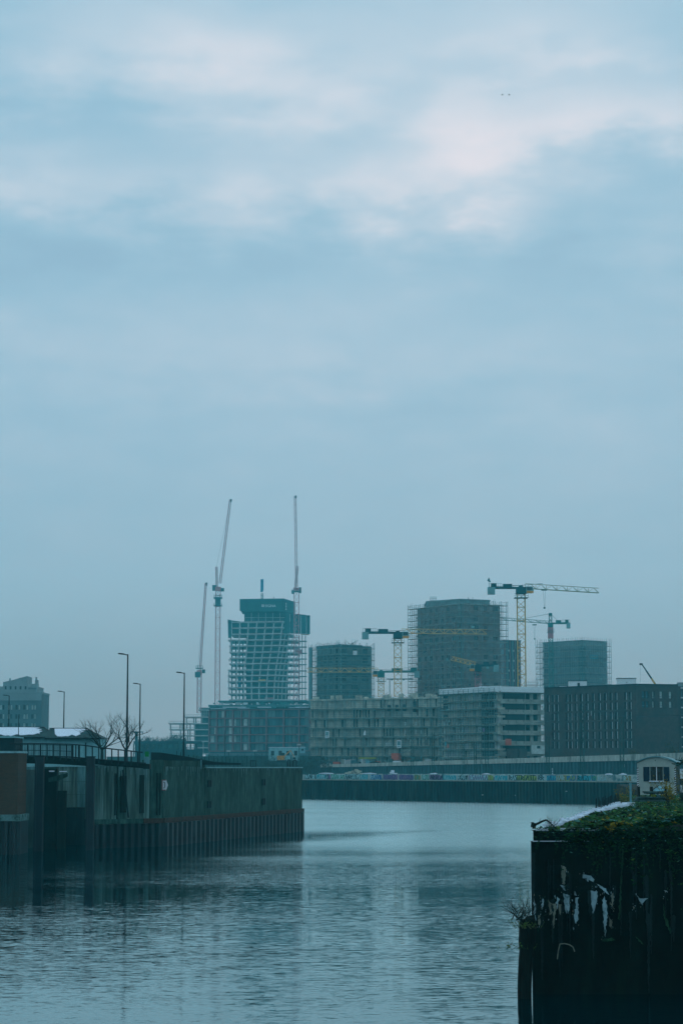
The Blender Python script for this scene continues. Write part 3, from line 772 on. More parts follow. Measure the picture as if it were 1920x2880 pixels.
# ------------------------------------------------------------------ hotel tower at the left edge
def pierced(W, H, us, zs, dep, m, skip=()):
    """wall face W x H in the plane y=0 with openings us x zs, their reveals dep deep"""
    ue = sorted({0, W, *[x for u in us for x in u]}); ze = sorted({0, H, *[x for z in zs for x in z]})
    mb = MB(); ops = []
    isu = {u[0]: i for i, u in enumerate(us)}; isz = {z[0]: i for i, z in enumerate(zs)}
    for a, b in zip(ue, ue[1:]):
        for c, d in zip(ze, ze[1:]):
            if a in isu and c in isz and us[isu[a]][1] == b and zs[isz[c]][1] == d and (isu[a], isz[c]) not in skip:
                mb.quad((a,0,c),(a,dep,c),(a,dep,d),(a,0,d)); mb.quad((b,0,c),(b,0,d),(b,dep,d),(b,dep,c))
                mb.quad((a,0,c),(b,0,c),(b,dep,c),(a,dep,c)); mb.quad((a,0,d),(a,dep,d),(b,dep,d),(b,0,d))
                ops.append((isu[a], isz[c], a, b, c, d))
            else: mb.quad((a,0,c),(b,0,c),(b,0,d),(a,0,d))
    return mb, ops
HD = 600.0; hs = HD / F
ho = thing('hotel_tower', 'hazy grey stepped hotel tower with slanted rooftop at the left edge', 'hotel', (X(-30, HD), HD, 3.6))
W_ = 143*hs; H_ = Z(1951, HD) - 3.6
us = [(i*22*hs + 5*hs, i*22*hs + 11*hs) for i in range(6)] + [(i*22*hs + 13*hs, i*22*hs + 18*hs) for i in range(6)]
us.sort(); zr = [H_ - (1.9 + 2.55*i) for i in range(1, 9)]
mb, ops = pierced(W_, H_, us, [(z, z+1.3) for z in zr if z > 1], .4, 0)
mb.v = mb.v; mb.build('wall', M['hotel_dk'], ho)
for i, j, a, b, c, d in ops: ibox('window', M['glass_pale'] if random.random() < .6 else M['glass'], ho, ((a+b)/2, .36, (c+d)/2), (b-a, .1, d-c))
MB().span((0, .5, 0), (W_, 16, H_ - .01)).build('body', M['hotel_dk'], ho)
MB().span((-.1, -.12, H_), (W_ + .1, 16.2, H_ + .5)).build('parapet', M['hotel'], ho)
MB().span((0, -.14, H_ - 1.9), (W_ + .05, -.02, H_ - .05)).build('attic_band', M['hotel'], ho)
zz = H_ + .5; z2 = Z(1930, HD) - 3.6
MB().span((0, 1.5, zz), (128*hs, 15, z2)).build('upper_block', M['hotel'], ho)
for i in range(5): ibox('window', M['glass'], ho, ((40 + i*14)*hs, 1.47, zz + 1.2), (5*hs, .1, .9))
ibox('attic_band', M['hotel_dk'], ho, (115*hs, 1.44, z2 - .6), (22*hs, .08, .5))
MB().prism([(30*hs, z2), (97*hs, z2), (97*hs, Z(1900, HD) - 3.6), (55*hs, Z(1912, HD) - 3.6), (30*hs, Z(1917, HD) - 3.6)], 3, 13).build('slanted_penthouse', M['hotel'], ho)
for px in (18+30, 45+30, 92+30): MB().tube((px*hs, 4, z2), (px*hs, 4, z2 + 2.2 + px*.004), .25, n=6).build('roof_vent', M['hotel'], ho)
MB().span((110*hs, 3, z2), (127*hs, 6, z2 + .8)).span((120*hs, 3, z2 + .8), (126*hs, 6, z2 + 1.9)).build('roof_plant', M['hotel'], ho)

# ------------------------------------------------------------------ truss bridge and far trees
tb = thing('truss_bridge', 'hazy blue railway truss bridge beyond the left quay', 'bridge', (X(360, 700), 700, 6))
ts = 700 / F
for k in range(3):
    x0, x1 = (15 + k*64)*ts, (15 + (k+1)*64 - 2)*ts
    MB().span((x0, 0, -2.2), (x1, 8, -.5)).build('deck_girder', M['truss'], tb)
    MB().span((x0, 0, 7.7), (x1, 1.2, 8.6)).build('top_chord', M['truss'], tb)
    for i in range(4):
        a, b = x0 + (x1-x0)*i/4, x0 + (x1-x0)*(i+1)/4
        MB().tube((a, .6, -.5 if i % 2 == 0 else 7.7), (b, .6, 7.7 if i % 2 == 0 else -.5), .32).build('diagonal', M['truss'], tb)
    for f in (0, .5): MB().tube((x0 + (x1-x0)*f, .6, -.5), (x0 + (x1-x0)*f, .6, 7.7), .25).build('vertical', M['truss'], tb)
    MB().span((x0, 6, 0), (x1, 6.4, 6.0)).build('far_truss_side', M['truss'], tb)
    MB().box((x0, 3, -3.5), (2, 8, 4)).build('pier', M['conc_dk'], tb)
cp = thing('catenary_portal', 'small catenary gantry above the truss bridge', 'gantry', (X(385, 690), 690, 6))
MB().box((-.2, 0, 5.8), (.9, .6, 11.6)).build('mast', M['truss'], cp); MB().box((-.2, 0, 11.4), (4.4, .3, .3)).build('cross_arm', M['truss'], cp)
for i in range(6):
    if i != 3: MB().tube((-2.2 + i*.8, 0, 11.3), (-2.2 + i*.8, 0, 10.5), .12).build('insulator', M['truss'], cp)
mb = MB(); rnd = random.Random(5)
for i in range(420):
    px = rnd.uniform(385, 520); D = rnd.uniform(820, 860); h = (2159 - rnd.uniform(2064, 2084) + (6 if px > 470 else 0)) * D / F
    x = X(px, D); mb.tube((x, D, 3.6), (x + rnd.uniform(-.6,.6), D, 6 + h*.8), .14, .1, 3); 
    for k in range(5): 
        z0 = 6 + h*rnd.uniform(.35, .85); mb.tube((x, D, z0), (x + rnd.uniform(-1.6,1.6), D, z0 + rnd.uniform(.6,1.9)), .10, .04, 3)
o = mb.build('treeline', M['twig_far']); o['kind'] = 'stuff'; o['label'] = 'hazy line of bare trees beyond the truss bridge'
# site fence posts on the quay behind the parapet
sf = thing('post_fence', 'row of thin dark fence posts behind the flood parapet', 'fence', (0, 232, 5.85))
for i in range(24):
    px = 428 + i*11.5 + random.uniform(-2, 2); h = (2162 - random.uniform(2108, 2128) - i*.55) * 232 / F
    MB().tube((X(px, 232), 0, 0), (X(px, 232), 0, max(.5, h)), .045, n=5).build('post', M['mast_green'], sf)
ibox('rail', M['mast_green'], sf, ((X(428, 232) + X(690, 232))/2, .1, .55), (X(690, 232) - X(428, 232), .05, .05))
# ------------------------------------------------------------------ far quay
fq = thing('far_quay', 'dark steel sheet-pile quay across the river', 'quay')
pile_row(fq, FQL - fd*6, FQR, .80, .34, 3.62, M['pile'], 0)
wall_box('backing_wall', M['pile'], fq, FQ0, FQ1, -1, 3.58, .5, -.15)
k = 9; LQ = (FQR - FQL).length + 6
for i in range(k):
    a, b = FQL - fd*6 + fd*(LQ*i/k + .03), FQL - fd*6 + fd*(LQ*(i+1)/k - .03)
    wall_box('capping_beam', M['conc_shade'], fq, a, b, 3.60, 3.78, .8, .40)
a, b = FQR - fd*.0, FQR + fd*20
pile_row(fq, a + V2(1.0, 3), b + V2(1.0, 3), .9, .3, 3.62, M['pile'], 0)
for px in (1355, 1448, 1590):
    p = on_line(FQL, FQR, px); ibox('mooring_ring', M['conc'], fq, (p.x, p.y - .45, 2.05 - (px % 3)*.4), (.28, .1, .16))
# tide gauge posts at the right end
t = thing('dolphin_pole', 'thin pale pole standing in front of the right end of the far quay', 'pole', (X(1771, 101), 101, 4.1))
MB().tube((0, 0, 0), (0, 0, Z(2207, 101) - 4.1), .055, n=8).build('shaft', M['pipe'], t); MB().tube((0, 0, Z(2207, 101) - 4.1), (0, 0, Z(2207, 101) - 4.03), .075, n=8).build('cap', M['pipe'], t)

# flood wall with graffiti
gw = thing('graffiti_wall', 'low pale flood wall covered in colourful graffiti on the far quay', 'wall')
gn = V2(fd.y, -fd.x)
G0 = FQL - fd*2 - gn*1.2; G1 = FQR - gn*1.2
kk = 12; LG = (G1 - G0).length; gang = math.atan2(fd.y, fd.x)
ZG0, ZG1 = 3.62, 4.86
for i in range(kk):
    a, b = G0 + fd*(LG*i/kk + .03), G0 + fd*(LG*(i+1)/kk - .03)
    wall_box('wall_panel', M['graf_wall'], gw, a, b, ZG0, ZG1 - (.16 if i == 0 else 0) + random.uniform(-.04, .04), .35, random.uniform(-.02, .02))
def gpt(px): return (on_line(G0, G1, px) - G0).dot(fd)
gm = {k_: M['g_' + k_] for k_ in ('blue', 'yel', 'pink', 'pur', 'grn', 'wht', 'blk', 'ora')}; gm['cyan'] = M['cyan']
def piece(px0, px1, fill, line, seed, zb=ZG0 + .1, zt=ZG1 - .06, off=.05):
    """one graffiti: a ragged fill with lettered strokes over it"""
    rnd = random.Random(seed); u0, u1 = gpt(px0), gpt(px1); n = max(4, int((u1 - u0) / .5))
    top = [(u0 + (u1-u0)*i/n, zt - rnd.uniform(0, .28)) for i in range(n+1)]; bot = [(u0 + (u1-u0)*i/n, zb + rnd.uniform(0, .18)) for i in range(n+1)]
    e = obj('graffiti', MB().prism(bot + top[::-1], -off, -off + .02).mesh('graffiti', fill), gw, (*G0, 0), gang)
    mb = MB(); u = u0 + .15
    while u < u1 - .5:
        w = rnd.uniform(.45, .8); z0, z1 = zb + .14, zt - .12
        kind = rnd.randrange(4); P_ = []
        if kind == 0: P_ = [(u, z0), (u + w*.5, z1), (u + w*.9, z0), (u + w*.7, (z0+z1)/2), (u + w*.3, (z0+z1)/2)]
        elif kind == 1: P_ = [(u + w*.8, z1), (u, z1), (u, z0), (u + w*.8, z0), (u + w*.8, (z0+z1)/2)]
        elif kind == 2: P_ = [(u, z0), (u, z1), (u + w*.8, (z0+z1)/2), (u, (z0+z1)/2), (u + w*.8, z0)]
        else: P_ = [(u + w*.8, z1), (u + w*.1, z1 - .1), (u + w*.7, (z0+z1)/2), (u + w*.8, z0), (u, z0)]
        for p, q in zip(P_, P_[1:]): mb.tube((p[0], -off - .012, p[1]), (q[0], -off - .012, q[1]), .055 if w < .6 else .075, n=4)
        u += w
    if mb.v: obj('lettering', mb.mesh('lettering', line), e)
PCS = [(858, 884, 'wht', 'blk'), (890, 925, 'cyan', 'wht'), (914, 930, 'pink', 'blk'), (932, 968, 'grn', 'wht'), (970, 1010, 'wht', 'blk'), (1012, 1034, 'cyan', 'wht'), (1040, 1072, 'blue', 'wht'), (1078, 1118, 'pink', 'pur'),
       (1122, 1162, 'pur', 'pink'), (1165, 1182, 'ora', 'grn'), (1186, 1206, 'grn', 'wht'), (1208, 1244, 'pink', 'blk'), (1246, 1282, 'cyan', 'wht'), (1286, 1314, 'blk', 'wht'), (1318, 1370, 'wht', 'pink'), (1372, 1386, 'yel', 'ora'),
       (1390, 1426, 'cyan', 'wht'), (1430, 1452, 'wht', 'blk'), (1452, 1508, 'yel', 'blk'), (1512, 1532, 'wht', 'blk'), (1536, 1562, 'cyan', 'blue'), (1564, 1590, 'ora', 'wht'), (1590, 1618, 'blue', 'yel'), (1622, 1660, 'cyan', 'blk'), (1662, 1676, 'grn', 'blue'), (1752, 1773, 'ora', 'wht')]
for i, (a, b, f_, l_) in enumerate(PCS): piece(a, b, gm[f_], gm[l_], 40 + i)
me = text_mesh('RGA', 1.0, M['g_wht'], .02)
o = obj('lettering', me, gw, (*(G0 + fd*gpt(1680) + gn*.06), ZG0 + .2), gang); o.rotation_euler = (R(90), 0, gang)
for a, b in ((896, 935), (1018, 1056), (1208, 1226), (1355, 1374), (1700, 1718), (1738, 1758)):
    u0, u1 = gpt(a), gpt(b); n = 6
    top = [(u0 + (u1-u0)*i/n, ZG1 + .04 + .2*math.sin(math.pi*i/n)*random.uniform(.5, 1)) for i in range(n+1)]
    obj('snow_ridge', MB().prism([(u0, ZG1 - .03), (u1, ZG1 - .03)] + top[::-1], -.05, .3).mesh('snow_ridge', M['snow']), gw, (*G0, 0), gang)
# a pale rubble heap with scribbles behind the wall, left
hp = thing('rubble_heap', 'pale patterned heap behind the left end of the graffiti wall', 'heap', (*(G0 + fd*gpt(985) - gn*1.0), 3.6), gang)
rnd = random.Random(9); mb = MB()
for i in range(70):
    a = rnd.uniform(-2.9, 2.9); h = 2.05*(1 - (abs(a)/3.1)**3); mb.box((a, rnd.uniform(-.3, .5), rnd.uniform(.2, max(.3, h))), (rnd.uniform(.3,.7), .5, rnd.uniform(.2,.45)), rnd.uniform(0, 3))
mb.build('rubble', M['conc_warm'], hp)
sn = thing('snow_pile', 'small white snow pile on the flood wall', 'snow pile', (*(G0 + fd*gpt(1100) - gn*.5), 4.8), gang)
for i in range(5): MB().box((rnd.uniform(-.4,.4), 0, .1 + i*.13), (.9 - i*.13, .5, .24), rnd.uniform(0, 1)).build('snow_lump', M['snow'], sn)

# ------------------------------------------------------------------ railway wall
rw = thing('railway_wall', 'blue-grey sheet-pile railway wall with pale concrete parapet', 'retaining wall')
def uz(f, zl, zr): return zl + (zr - zl) * f
LU = (UWR - UWL).length; nU = 132; ua = math.atan2(ud.y, ud.x)
def fU(px): return (on_line(UWL, UWR, px) - UWL).length / LU * (1 if px >= 905 else -1)
zpt = lambda f: uz(f, Z(2151, 520), Z(2117, 372)); zpb = lambda f: uz(f, Z(2158.5, 520), Z(2136, 372))
w_ = (LU + 12) / nU
for i in range(nU):
    s = -6 + w_*i; f = s / LU; p = UWL + ud*s
    me = pile_mesh(w_, .32, zpb(f) + .1, M['pile_up'], 3.0); obj('sheet_pile', me, rw, (p.x, p.y, random.uniform(-.03, .03)), ua)
wall_box('backing_wall', M['pile_up'], rw, UWL - ud*6, UWR + ud*60, 3, 6.4, .5, -.15)
n = 16
for i in range(n):
    f0, f1 = i/n, (i+1)/n; a, b = UWL + ud*(LU*f0 + .04), UWL + ud*(LU*f1 - .04); nn = V2(ud.y, -ud.x)
    mb = MB(); a1, b1, a2, b2 = a + nn*.45, b + nn*.45, a - nn*.3, b - nn*.3
    mb.v = [(a1.x, a1.y, zpb(f0)), (b1.x, b1.y, zpb(f1)), (b1.x, b1.y, zpt(f1)), (a1.x, a1.y, zpt(f0)), (a2.x, a2.y, zpb(f0)), (b2.x, b2.y, zpb(f1)), (b2.x, b2.y, zpt(f1)), (a2.x, a2.y, zpt(f0))]
    mb.f = [(0,1,2,3),(7,6,5,4),(3,2,6,7),(0,4,5,1),(0,3,7,4),(1,5,6,2)]
    mb.build('parapet_panel', M['parapet'], rw)
for px, h in ((1552, 3), (1557, 0), (1155, 2)):
    p = on_line(UWL, UWR, px); 
    for j in range(3): ibox('wall_mark', M['white'], rw, (p.x, p.y - .42, 4.9 + j*.42), (.24, .04, .26))
p = on_line(UWL, UWR, 1756); ibox('number_plate', M['sign_white'], rw, (p.x, p.y - .45, 6.35), (.34, .05, .55))
for s in (-.06, .06): ibox('plate_numeral', M['sign_black'], rw, (p.x + s*.7, p.y - .48, 6.35), (.05, .02, .34))

# catenary masts along the lower tracks
def cat_mast(px, D, ytop, label, w=.62, arm=0):
    t = thing('catenary_mast', label, 'mast', (X(px, D), D, 3.6), 0, 'green catenary masts along the railway')
    h = Z(ytop, D) - 3.6
    MB().lattice((0,0,0), (0,0,h), w, w, max(6, int(h/.9)), .05, up=(0,1,0), rd=.032).build('mast', M['mast_green'], t)
    MB().box((0, 0, .25), (1, 1, .5)).build('footing', M['conc_shade'], t)
    if arm:
        MB().tube((0,0,h*.93), (arm,0,h*.95), .06).tube((0,0,h*.80), (arm*.9,0,h*.94), .045).build('bracket_arm', M['mast_green'], t)
        MB().tube((arm*.7,0,h*.93), (arm*.7,0,h*.87), .07).build('insulator', M['conc'], t)
CATS = [(1159, 430, 2035, 'catenary mast left of the white posters on the long shell building', .55, 0), (1218, 418, 2060, 'slim catenary mast right of the midpoint of the shell building', .45, 1.2),
        (1368, 400, 2034, 'tall catenary mast before the white-fascia building', .6, -2.2), (1303, 410, 2092, 'shortest catenary mast, before the white-fascia building', .4, 0), (1336, 408, 2088, 'short catenary mast beside the tall one', .4, 0),
        (1636, 372, 1985, 'tall lattice catenary mast before the brown clinker block', .62, 2.4), (1748, 366, 2018, 'lattice catenary mast near the white wagon', .6, 0), (1540, 385, 2070, 'catenary mast at the left corner of the brown clinker block', .5, 0)]
for px, D, yt, lab, w, arm in CATS: cat_mast(px, D, yt, lab, w, arm)
def wire(label, pts, D0, D1, r=.022):
    a, b = P(*pts[0], D0), P(*pts[1], D1); mb = MB(); n = 14; pr = None
    for i in range(n+1):
        f = i/n; q = a.lerp(b, f); q.z -= 4*f*(1-f)*pts[2]
        if pr: mb.tube(pr, q, r, n=3)
        pr = q
    o = tag(mb.build('overhead_wire', M['wire']), label, 'wire', 'overhead wires of the railway')
wire('upper overhead wire across the brown clinker block', ((1500, 2034), (1640, 2008), .2), 392, 372)
wire('overhead wire running right from the tall lattice mast', ((1640, 1998), (1960, 2006), .8), 372, 360)
wire('lower overhead wire running right over the brown block', ((1640, 2001), (1960, 2003), .9), 372, 360)
wire('overhead wire between shell building and brown block', ((1370, 2040), (1640, 2010), .5), 400, 372)

# ------------------------------------------------------------------ building kit
def scaffold(t, L, z0, z1, lev, y=-1.5, ext=(0, 0), bay=2.5, deckm=None, net=None, dep=.9, r=.07, name='scaffold_deck', netz=None):
    x0, x1 = -ext[0], L + ext[1]
    z = z0 + lev
    while z < z1 + .1:
        ibox(name, deckm or M['deck'], t, ((x0+x1)/2, y, z), (x1-x0, dep, .2)); z += lev
    mb = MB(); n = max(2, round((x1-x0)/bay))
    for i in range(n+1):
        x = x0 + (x1-x0)*i/n
        for yy in (y - dep/2, y + dep/2): mb.tube((x, yy, z0), (x, yy, z1 + 1.1), r)
    z = z0
    while z < z1:
        for h in (.55, 1.05): mb.tube((x0, y - dep/2, z + h), (x1, y - dep/2, z + h), r*.6, n=3)
        z += lev
    i = 0
    z = z0
    while z < z1:
        for k in range(0, n, 4):
            x = x0 + (x1-x0)*k/n; mb.tube((x, y - dep/2 - .03, z), (x + (x1-x0)/n, y - dep/2 - .03, z + lev), r*.6, n=3)
        z += lev
    mb.build('scaffold_frame', M['scaf'], t, kind='stuff')
    if net:
        za, zb = netz or (z0, z1)
        MB().quad((0, y - dep/2 - .12, za), (L, y - dep/2 - .12, za), (L, y - dep/2 - .12, zb), (0, y - dep/2 - .12, zb)).build('debris_net', net, t)
def storeys(t, L, z0, z1, n, slabm, fill, bays, seed, open_p=.35, y0=0.0, dep=.5, slab_t=.45, top=True, voids=True, back=8):
    """a shell facade: slab edges, wall panels and dark openings between them"""
    rnd = random.Random(seed); h = (z1 - z0)/n
    if voids: MB().span((.1, 1.6, z0), (L - .1, back, z1 - .1)).build('interior', M['void'], t)  # solid dark block paints the unlit inside
    for i in range(n + (1 if top else 0)):
        ibox('slab', slabm, t, (L/2, .7, z0 + h*i), (L, 2.2, slab_t))
    for i in range(n):
        us = 0.0
        w = L/bays
        k = 0
        while k < bays:
            m_ = rnd.random()
            if m_ > open_p:
                span = 1 if rnd.random() < .6 else min(2, bays - k)
                g = rnd.choice((.06, .1, .3))
                ibox('wall_panel', rnd.choice(fill), t, (w*(k + span/2), .15 + rnd.uniform(0, .2), z0 + h*(i+.5)), (w*span - g*w, .3, h - slab_t - .02))
                k += span
            else:
                ibox('column', slabm, t, (w*k + .25, .3, z0 + h*(i+.5)), (.4, .4, h - slab_t - .02)); k += 1

# ------------------------------------------------------------------ long shell building, left half
o_, rz, L = face(872, 612, 1246, 588)
sb = thing('shell_building', 'long raw concrete shell with ragged top and scaffolding', 'building', o_, rz)
zb, zt = 6.5, Z(1966, 600)
n = 7
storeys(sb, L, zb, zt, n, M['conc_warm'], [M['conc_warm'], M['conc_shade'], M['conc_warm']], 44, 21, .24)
MB().span((0, 8, zb), (L, 18, zt - 2.5)).build('rear_block', M['conc_dk'], sb)
scaffold(sb, L, zb, zt - .6, (zt - zb)/n, -1.2, (0, 0), 3.1, M['deck'], dep=.7)
rnd = random.Random(3)
for i in range(26):
    x = L*(i + rnd.random())/26; h = rnd.uniform(.3, 1.3)
    if rnd.random() < .6: ibox('starter_wall', M['conc_warm'], sb, (x, rnd.uniform(0, 4), zt + h/2 + .15), (rnd.uniform(.8, 2.6), .3, h))
for px, w, h in ((1098, 11, 17), (1120, 9, 17), (1141, 10, 18), (1169, 10, 30)):
    x = (px - 872)/374*L; ibox('tall_opening_shade', M['void'], sb, (x, -.12, Z(1995 - h*.2, 598)), (w*.1, .2, h*.1))  # dark plates paint the shade in the tall openings
mb = MB()
for i in range(60):
    x = L*rnd.random(); mb.tube((x, rnd.uniform(0, 6), zt), (x, rnd.uniform(0, 6), zt + rnd.uniform(.8, 2.4)), .05, n=3)
mb.build('rebar_stubs', M['scaf'], sb, kind='stuff')
for px, py, w, h in ((933, 2064, 13, 20), (1136, 2093, 14, 21)):
    x = (px - 872)/374*L; z = Z(py, 596)
    p_ = ibox('poster', M['white'], sb, (x, -2.1, z), (w*.1, .06, h*.1)); 
    ibox('poster_picture', M['pipe'], sb, (x, -2.14, z + h*.01), (w*.07, .03, h*.055)); ibox('poster_line', M['pipe'], sb, (x, -2.14, z - h*.035), (w*.07, .03, h*.012))
x = (1040 - 872)/374*L; MB().prism([(x - .45, Z(2067, 596)), (x + .4, Z(2067, 596)), (x + .35, Z(2054, 596)), (x - .05, Z(2054, 596))], -2.1, -2.04).build('tarpaulin', M['white'], sb)
for j, (py, xs) in enumerate(((2019, range(1176, 1184, 8)), (2036, (1143, 1172)), (2059, (1143, 1172, 1186)), (2076, (1133, 1151, 1169, 1184, 1190, 1200)), (2093, (1090, 1095, 1101, 1106)))):
    for px in xs: ibox('wrapped_window', M['glass_pale'], sb, ((px - 872)/374*L, -.05, Z(py, 597)), (.45, .08, 1.0))
ibox('site_shelter', M['red'], sb, ((1133 - 872)/374*L, -3, Z(2128, 592)), (2.2, 1.6, 1.9)); ibox('pallet_stack', M['yellow_b'], sb, ((1055 - 872)/374*L, -3, Z(2132, 592)), (5.5, 1.0, .5))

rnd = random.Random(71)
for i in range(46):
    m_ = rnd.choice(('conc', 'white', 'deck', 'pile_up', 'plank', 'conc_shade', 'iron', 'red', 'tarp')); h = rnd.uniform(.5, 2.0)
    ibox('material_stack', M[m_], sb, (L*rnd.uniform(.02, .98), rnd.uniform(-5, -2.6), 6.5 + h/2), (rnd.uniform(.5, 2.6), rnd.uniform(.5, 1.2), h), rnd.uniform(-.2, .2))
for i in range(9): MB().tube((L*rnd.random(), -3.2, 6.5), (L*rnd.random()*0 + L*(i + .5)/9, -3.2, 6.5 + rnd.uniform(2.5, 6)), .06, n=4).build('prop', M['scaf'], sb)
# ------------------------------------------------------------------ shell building with white fascia (two facades, corner at 1402)
DC = 548
zb, zt = 6.5, Z(1946, DC)
for side, (pa, da, pb, db) in enumerate(((1246, 572, 1404, DC), (1404, DC, 1533, 556))):
    o_, rz, L = face(pa, da, pb, db)
    if side == 0:
        fbld = thing('fascia_building', 'concrete shell building with pale fascia band under its flat roof', 'building', o_, rz); t = fbld; par = fbld
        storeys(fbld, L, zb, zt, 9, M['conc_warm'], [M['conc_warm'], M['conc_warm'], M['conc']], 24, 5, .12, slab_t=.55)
        scaffold(fbld, L, zb, zt, (zt - zb)/9, -1.1, (0, 0), 2.6, M['deck'], dep=.7)
        ibox('fascia', M['white'], fbld, (L/2, -.3, zt + .75), (L + .3, 1.6, 1.5)); ibox('roof_deck', M['conc'], fbld, (L/2, 9, zt + 1.0), (L, 17, .4))
        for j, py in enumerate((2023, 2038, 2056, 2072)):
            for q in range(9):
                if q == 3 and j == 2: continue
                px = 1233 + 8.5*q + (4 if j else 0)
                if px > 1248: ibox('wrapped_window', M['glass_pale'], fbld, ((px - 1246)/158*L, -.35, Z(py, DC + 8)), (.42, .08, 1.0))
        for z_, zz_ in ((1955, 8), (1971, 12), (1987, 12), (2010, 8)): ibox('bay_shade', M['void'], fbld, (1.3, -.12, Z(z_ + 4, DC + 20)), (2.0, .2, zz_*.1))  # dark plates paint the shade inside these bays
        for px, py, m_ in ((1268, 2091, 'cyan'), (1275, 2097, 'red'), (1376, 2054, 'g_pink')): ibox('site_banner', M[m_], fbld, ((px - 1246)/158*L, -1.6, Z(py, DC + 10)), (.7, .06, .9))
    else:
        ang = rz - fbld.rotation_euler.z; c0 = fbld; 
        # second facade hangs from the same building; its parts are turned with it
        T = Matrix.Rotation(fbld.rotation_euler.z, 4, 'Z'); loc = T.inverted() @ (Vector(o_) - Vector(fbld.location))
        class _T: pass
        rnd = random.Random(8); h = (zt - zb)/7
        def side_box(name, m, c, d):
            v = Vector((loc.x + c[0]*math.cos(ang) - c[1]*math.sin(ang), loc.y + c[0]*math.sin(ang) + c[1]*math.cos(ang), c[2])); return ibox(name, m, fbld, v, d, ang)
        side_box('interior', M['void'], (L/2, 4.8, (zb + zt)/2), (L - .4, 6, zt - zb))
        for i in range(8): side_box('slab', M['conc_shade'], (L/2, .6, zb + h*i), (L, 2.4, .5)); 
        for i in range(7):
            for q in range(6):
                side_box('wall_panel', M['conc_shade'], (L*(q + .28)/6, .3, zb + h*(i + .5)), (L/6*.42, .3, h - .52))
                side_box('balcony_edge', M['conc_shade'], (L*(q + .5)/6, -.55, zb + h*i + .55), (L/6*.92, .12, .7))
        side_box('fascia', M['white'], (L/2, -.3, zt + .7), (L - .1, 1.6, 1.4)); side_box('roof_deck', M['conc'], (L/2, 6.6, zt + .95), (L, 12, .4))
        side_box('banner', M['red'], (1.8, -1.4, Z(2087, DC)), (1.9, .08, 1.6)); 
        side_box('hoarding', M['glass_pale'], (L*.78, -2.4, Z(2108, DC)), (6.3, .2, 2.2)); side_box('hoarding_sign', M['sign_black'], (L*.72, -2.53, Z(2101, DC)), (1.0, .05, .7))
        for q in range(2): side_box('ground_box', M['brown'], (2.5 + q*3, -2, Z(2119, DC)), (2.6, 1.4, 2.4))
ibox('roof_skylight', M['snow'], fbld, (L*1.02, 3, zt + 1.75), (1.3, 1.5, .3))
st = thing('stair_scaffold', 'pale scaffold stair tower on the fascia building roof', 'scaffold', (X(1494, 560), 560, zt + 1.1))
mb = MB()
for i in range(7):
    for yy in (0, 1.5): mb.tube((i*.55 - 1.6, yy, 0), (i*.55 - 1.6, yy, 2.2 if i < 4 else 2.6), .05, n=4)
for z_ in (.6, 1.2, 1.8): mb.tube((-1.6, 0, z_), (1.7, 0, z_), .05, n=4)
mb.build('frame', M['conc'], st); ibox('deck', M['conc'], st, (0, .7, 1.1), (3.4, 1.5, .1))

# ------------------------------------------------------------------ brown clinker block
DK = 480
zb, zt = 6.4, Z(1925.5, DK)
o_, rz, L = face(1531, 503, 1791, DK)
bb = thing('clinker_block', 'dark brown clinker office block with tall narrow windows', 'building', o_, rz)
cols = [1542, 1556, 1568, 1595, 1605.5, 1620, 1636, 1651.5, 1669.5, 1686.5, 1703.5, 1719.5, 1733.5, 1760.5, 1773, 1788]
us = []
for px in cols[:-1]:
    p = on_line(V2(o_[0], o_[1]), at(1791, DK), px); u = (p - V2(o_[0], o_[1])).length; us.append((u - .42, u + .42))
rows = [(1949, 1970), (1976, 1997), (2003, 2024), (2030, 2051), (2057, 2078), (2084, 2104)]
zs = [(Z(b, 487) , Z(a, 487)) for a, b in rows]
zs = [(a - zb, b - zb) for a, b in zs][::-1]
skip = {(0, j) for j in range(4)} | {(13, j) for j in range(6) if j < 0}
mb, ops = pierced(L, zt - zb, us, zs, .45, None, skip)
mb.v = [(x, y, z + zb) for x, y, z in mb.v]; mb.build('wall', M['brown'], bb)
rnd = random.Random(12)
for i, j, a, b, c, d in ops:
    w = ibox('window', M['glass'] , bb, ((a+b)/2, .43, (c+d)/2 + zb), (b-a, .06, d-c))
    ibox('frame_and_sky_strip', M['white'] if rnd.random() < .62 else M['glass_pale'], bb, ((a+b)/2 + (b-a)*.22, .36, (c+d)/2 + zb), ((b-a)*.5, .06, (d-c)*.96))  # pale strip paints the sky's reflection on the right of the pane
MB().span((.05, .55, zb), (L - .3, 15, zt - .05)).build('body', M['brown'], bb)
o2, rz2, L2 = face(1791, DK, 1909, 483.5)
ang = rz2 - rz; T = Matrix.Rotation(rz, 4, 'Z'); loc = T.inverted() @ (Vector(o2) - Vector(o_))
def kb(name, m, c, d):
    v = Vector((loc.x + c[0]*math.cos(ang) - c[1]*math.sin(ang), loc.y + c[0]*math.sin(ang) + c[1]*math.cos(ang), c[2])); return ibox(name, m, bb, v, d, ang)
us2 = []
for px, w in ((1811, .8), (1821, .7), (1838.5, .45), (1861, .75), (1887, .72)):
    u = (px - 1791)/118*L2; us2.append((u - w/2*1.0, u + w/2*1.0))
zs2 = [(Z(b, 482) - zb, Z(a, 482) - zb) for a, b in ((1973, 1990), (1945, 1964))]
mb, ops2 = pierced(L2, zt - zb, us2, zs2, .4, None)
me = mb.mesh('wall', M['brown']); obj('wall', me, bb, (loc.x, loc.y, zb), ang)
for i, j, a, b, c, d in ops2:
    kb('window', M['grid_glass'] if i < 2 else M['glass_pale'], ((a+b)/2, .38, (c+d)/2 + zb), (b-a, .06, d-c))
    kb('frame_and_sky_strip', M['pipe'], ((a+b)/2, .33, c + .4 + zb), (b-a, .05, .1))
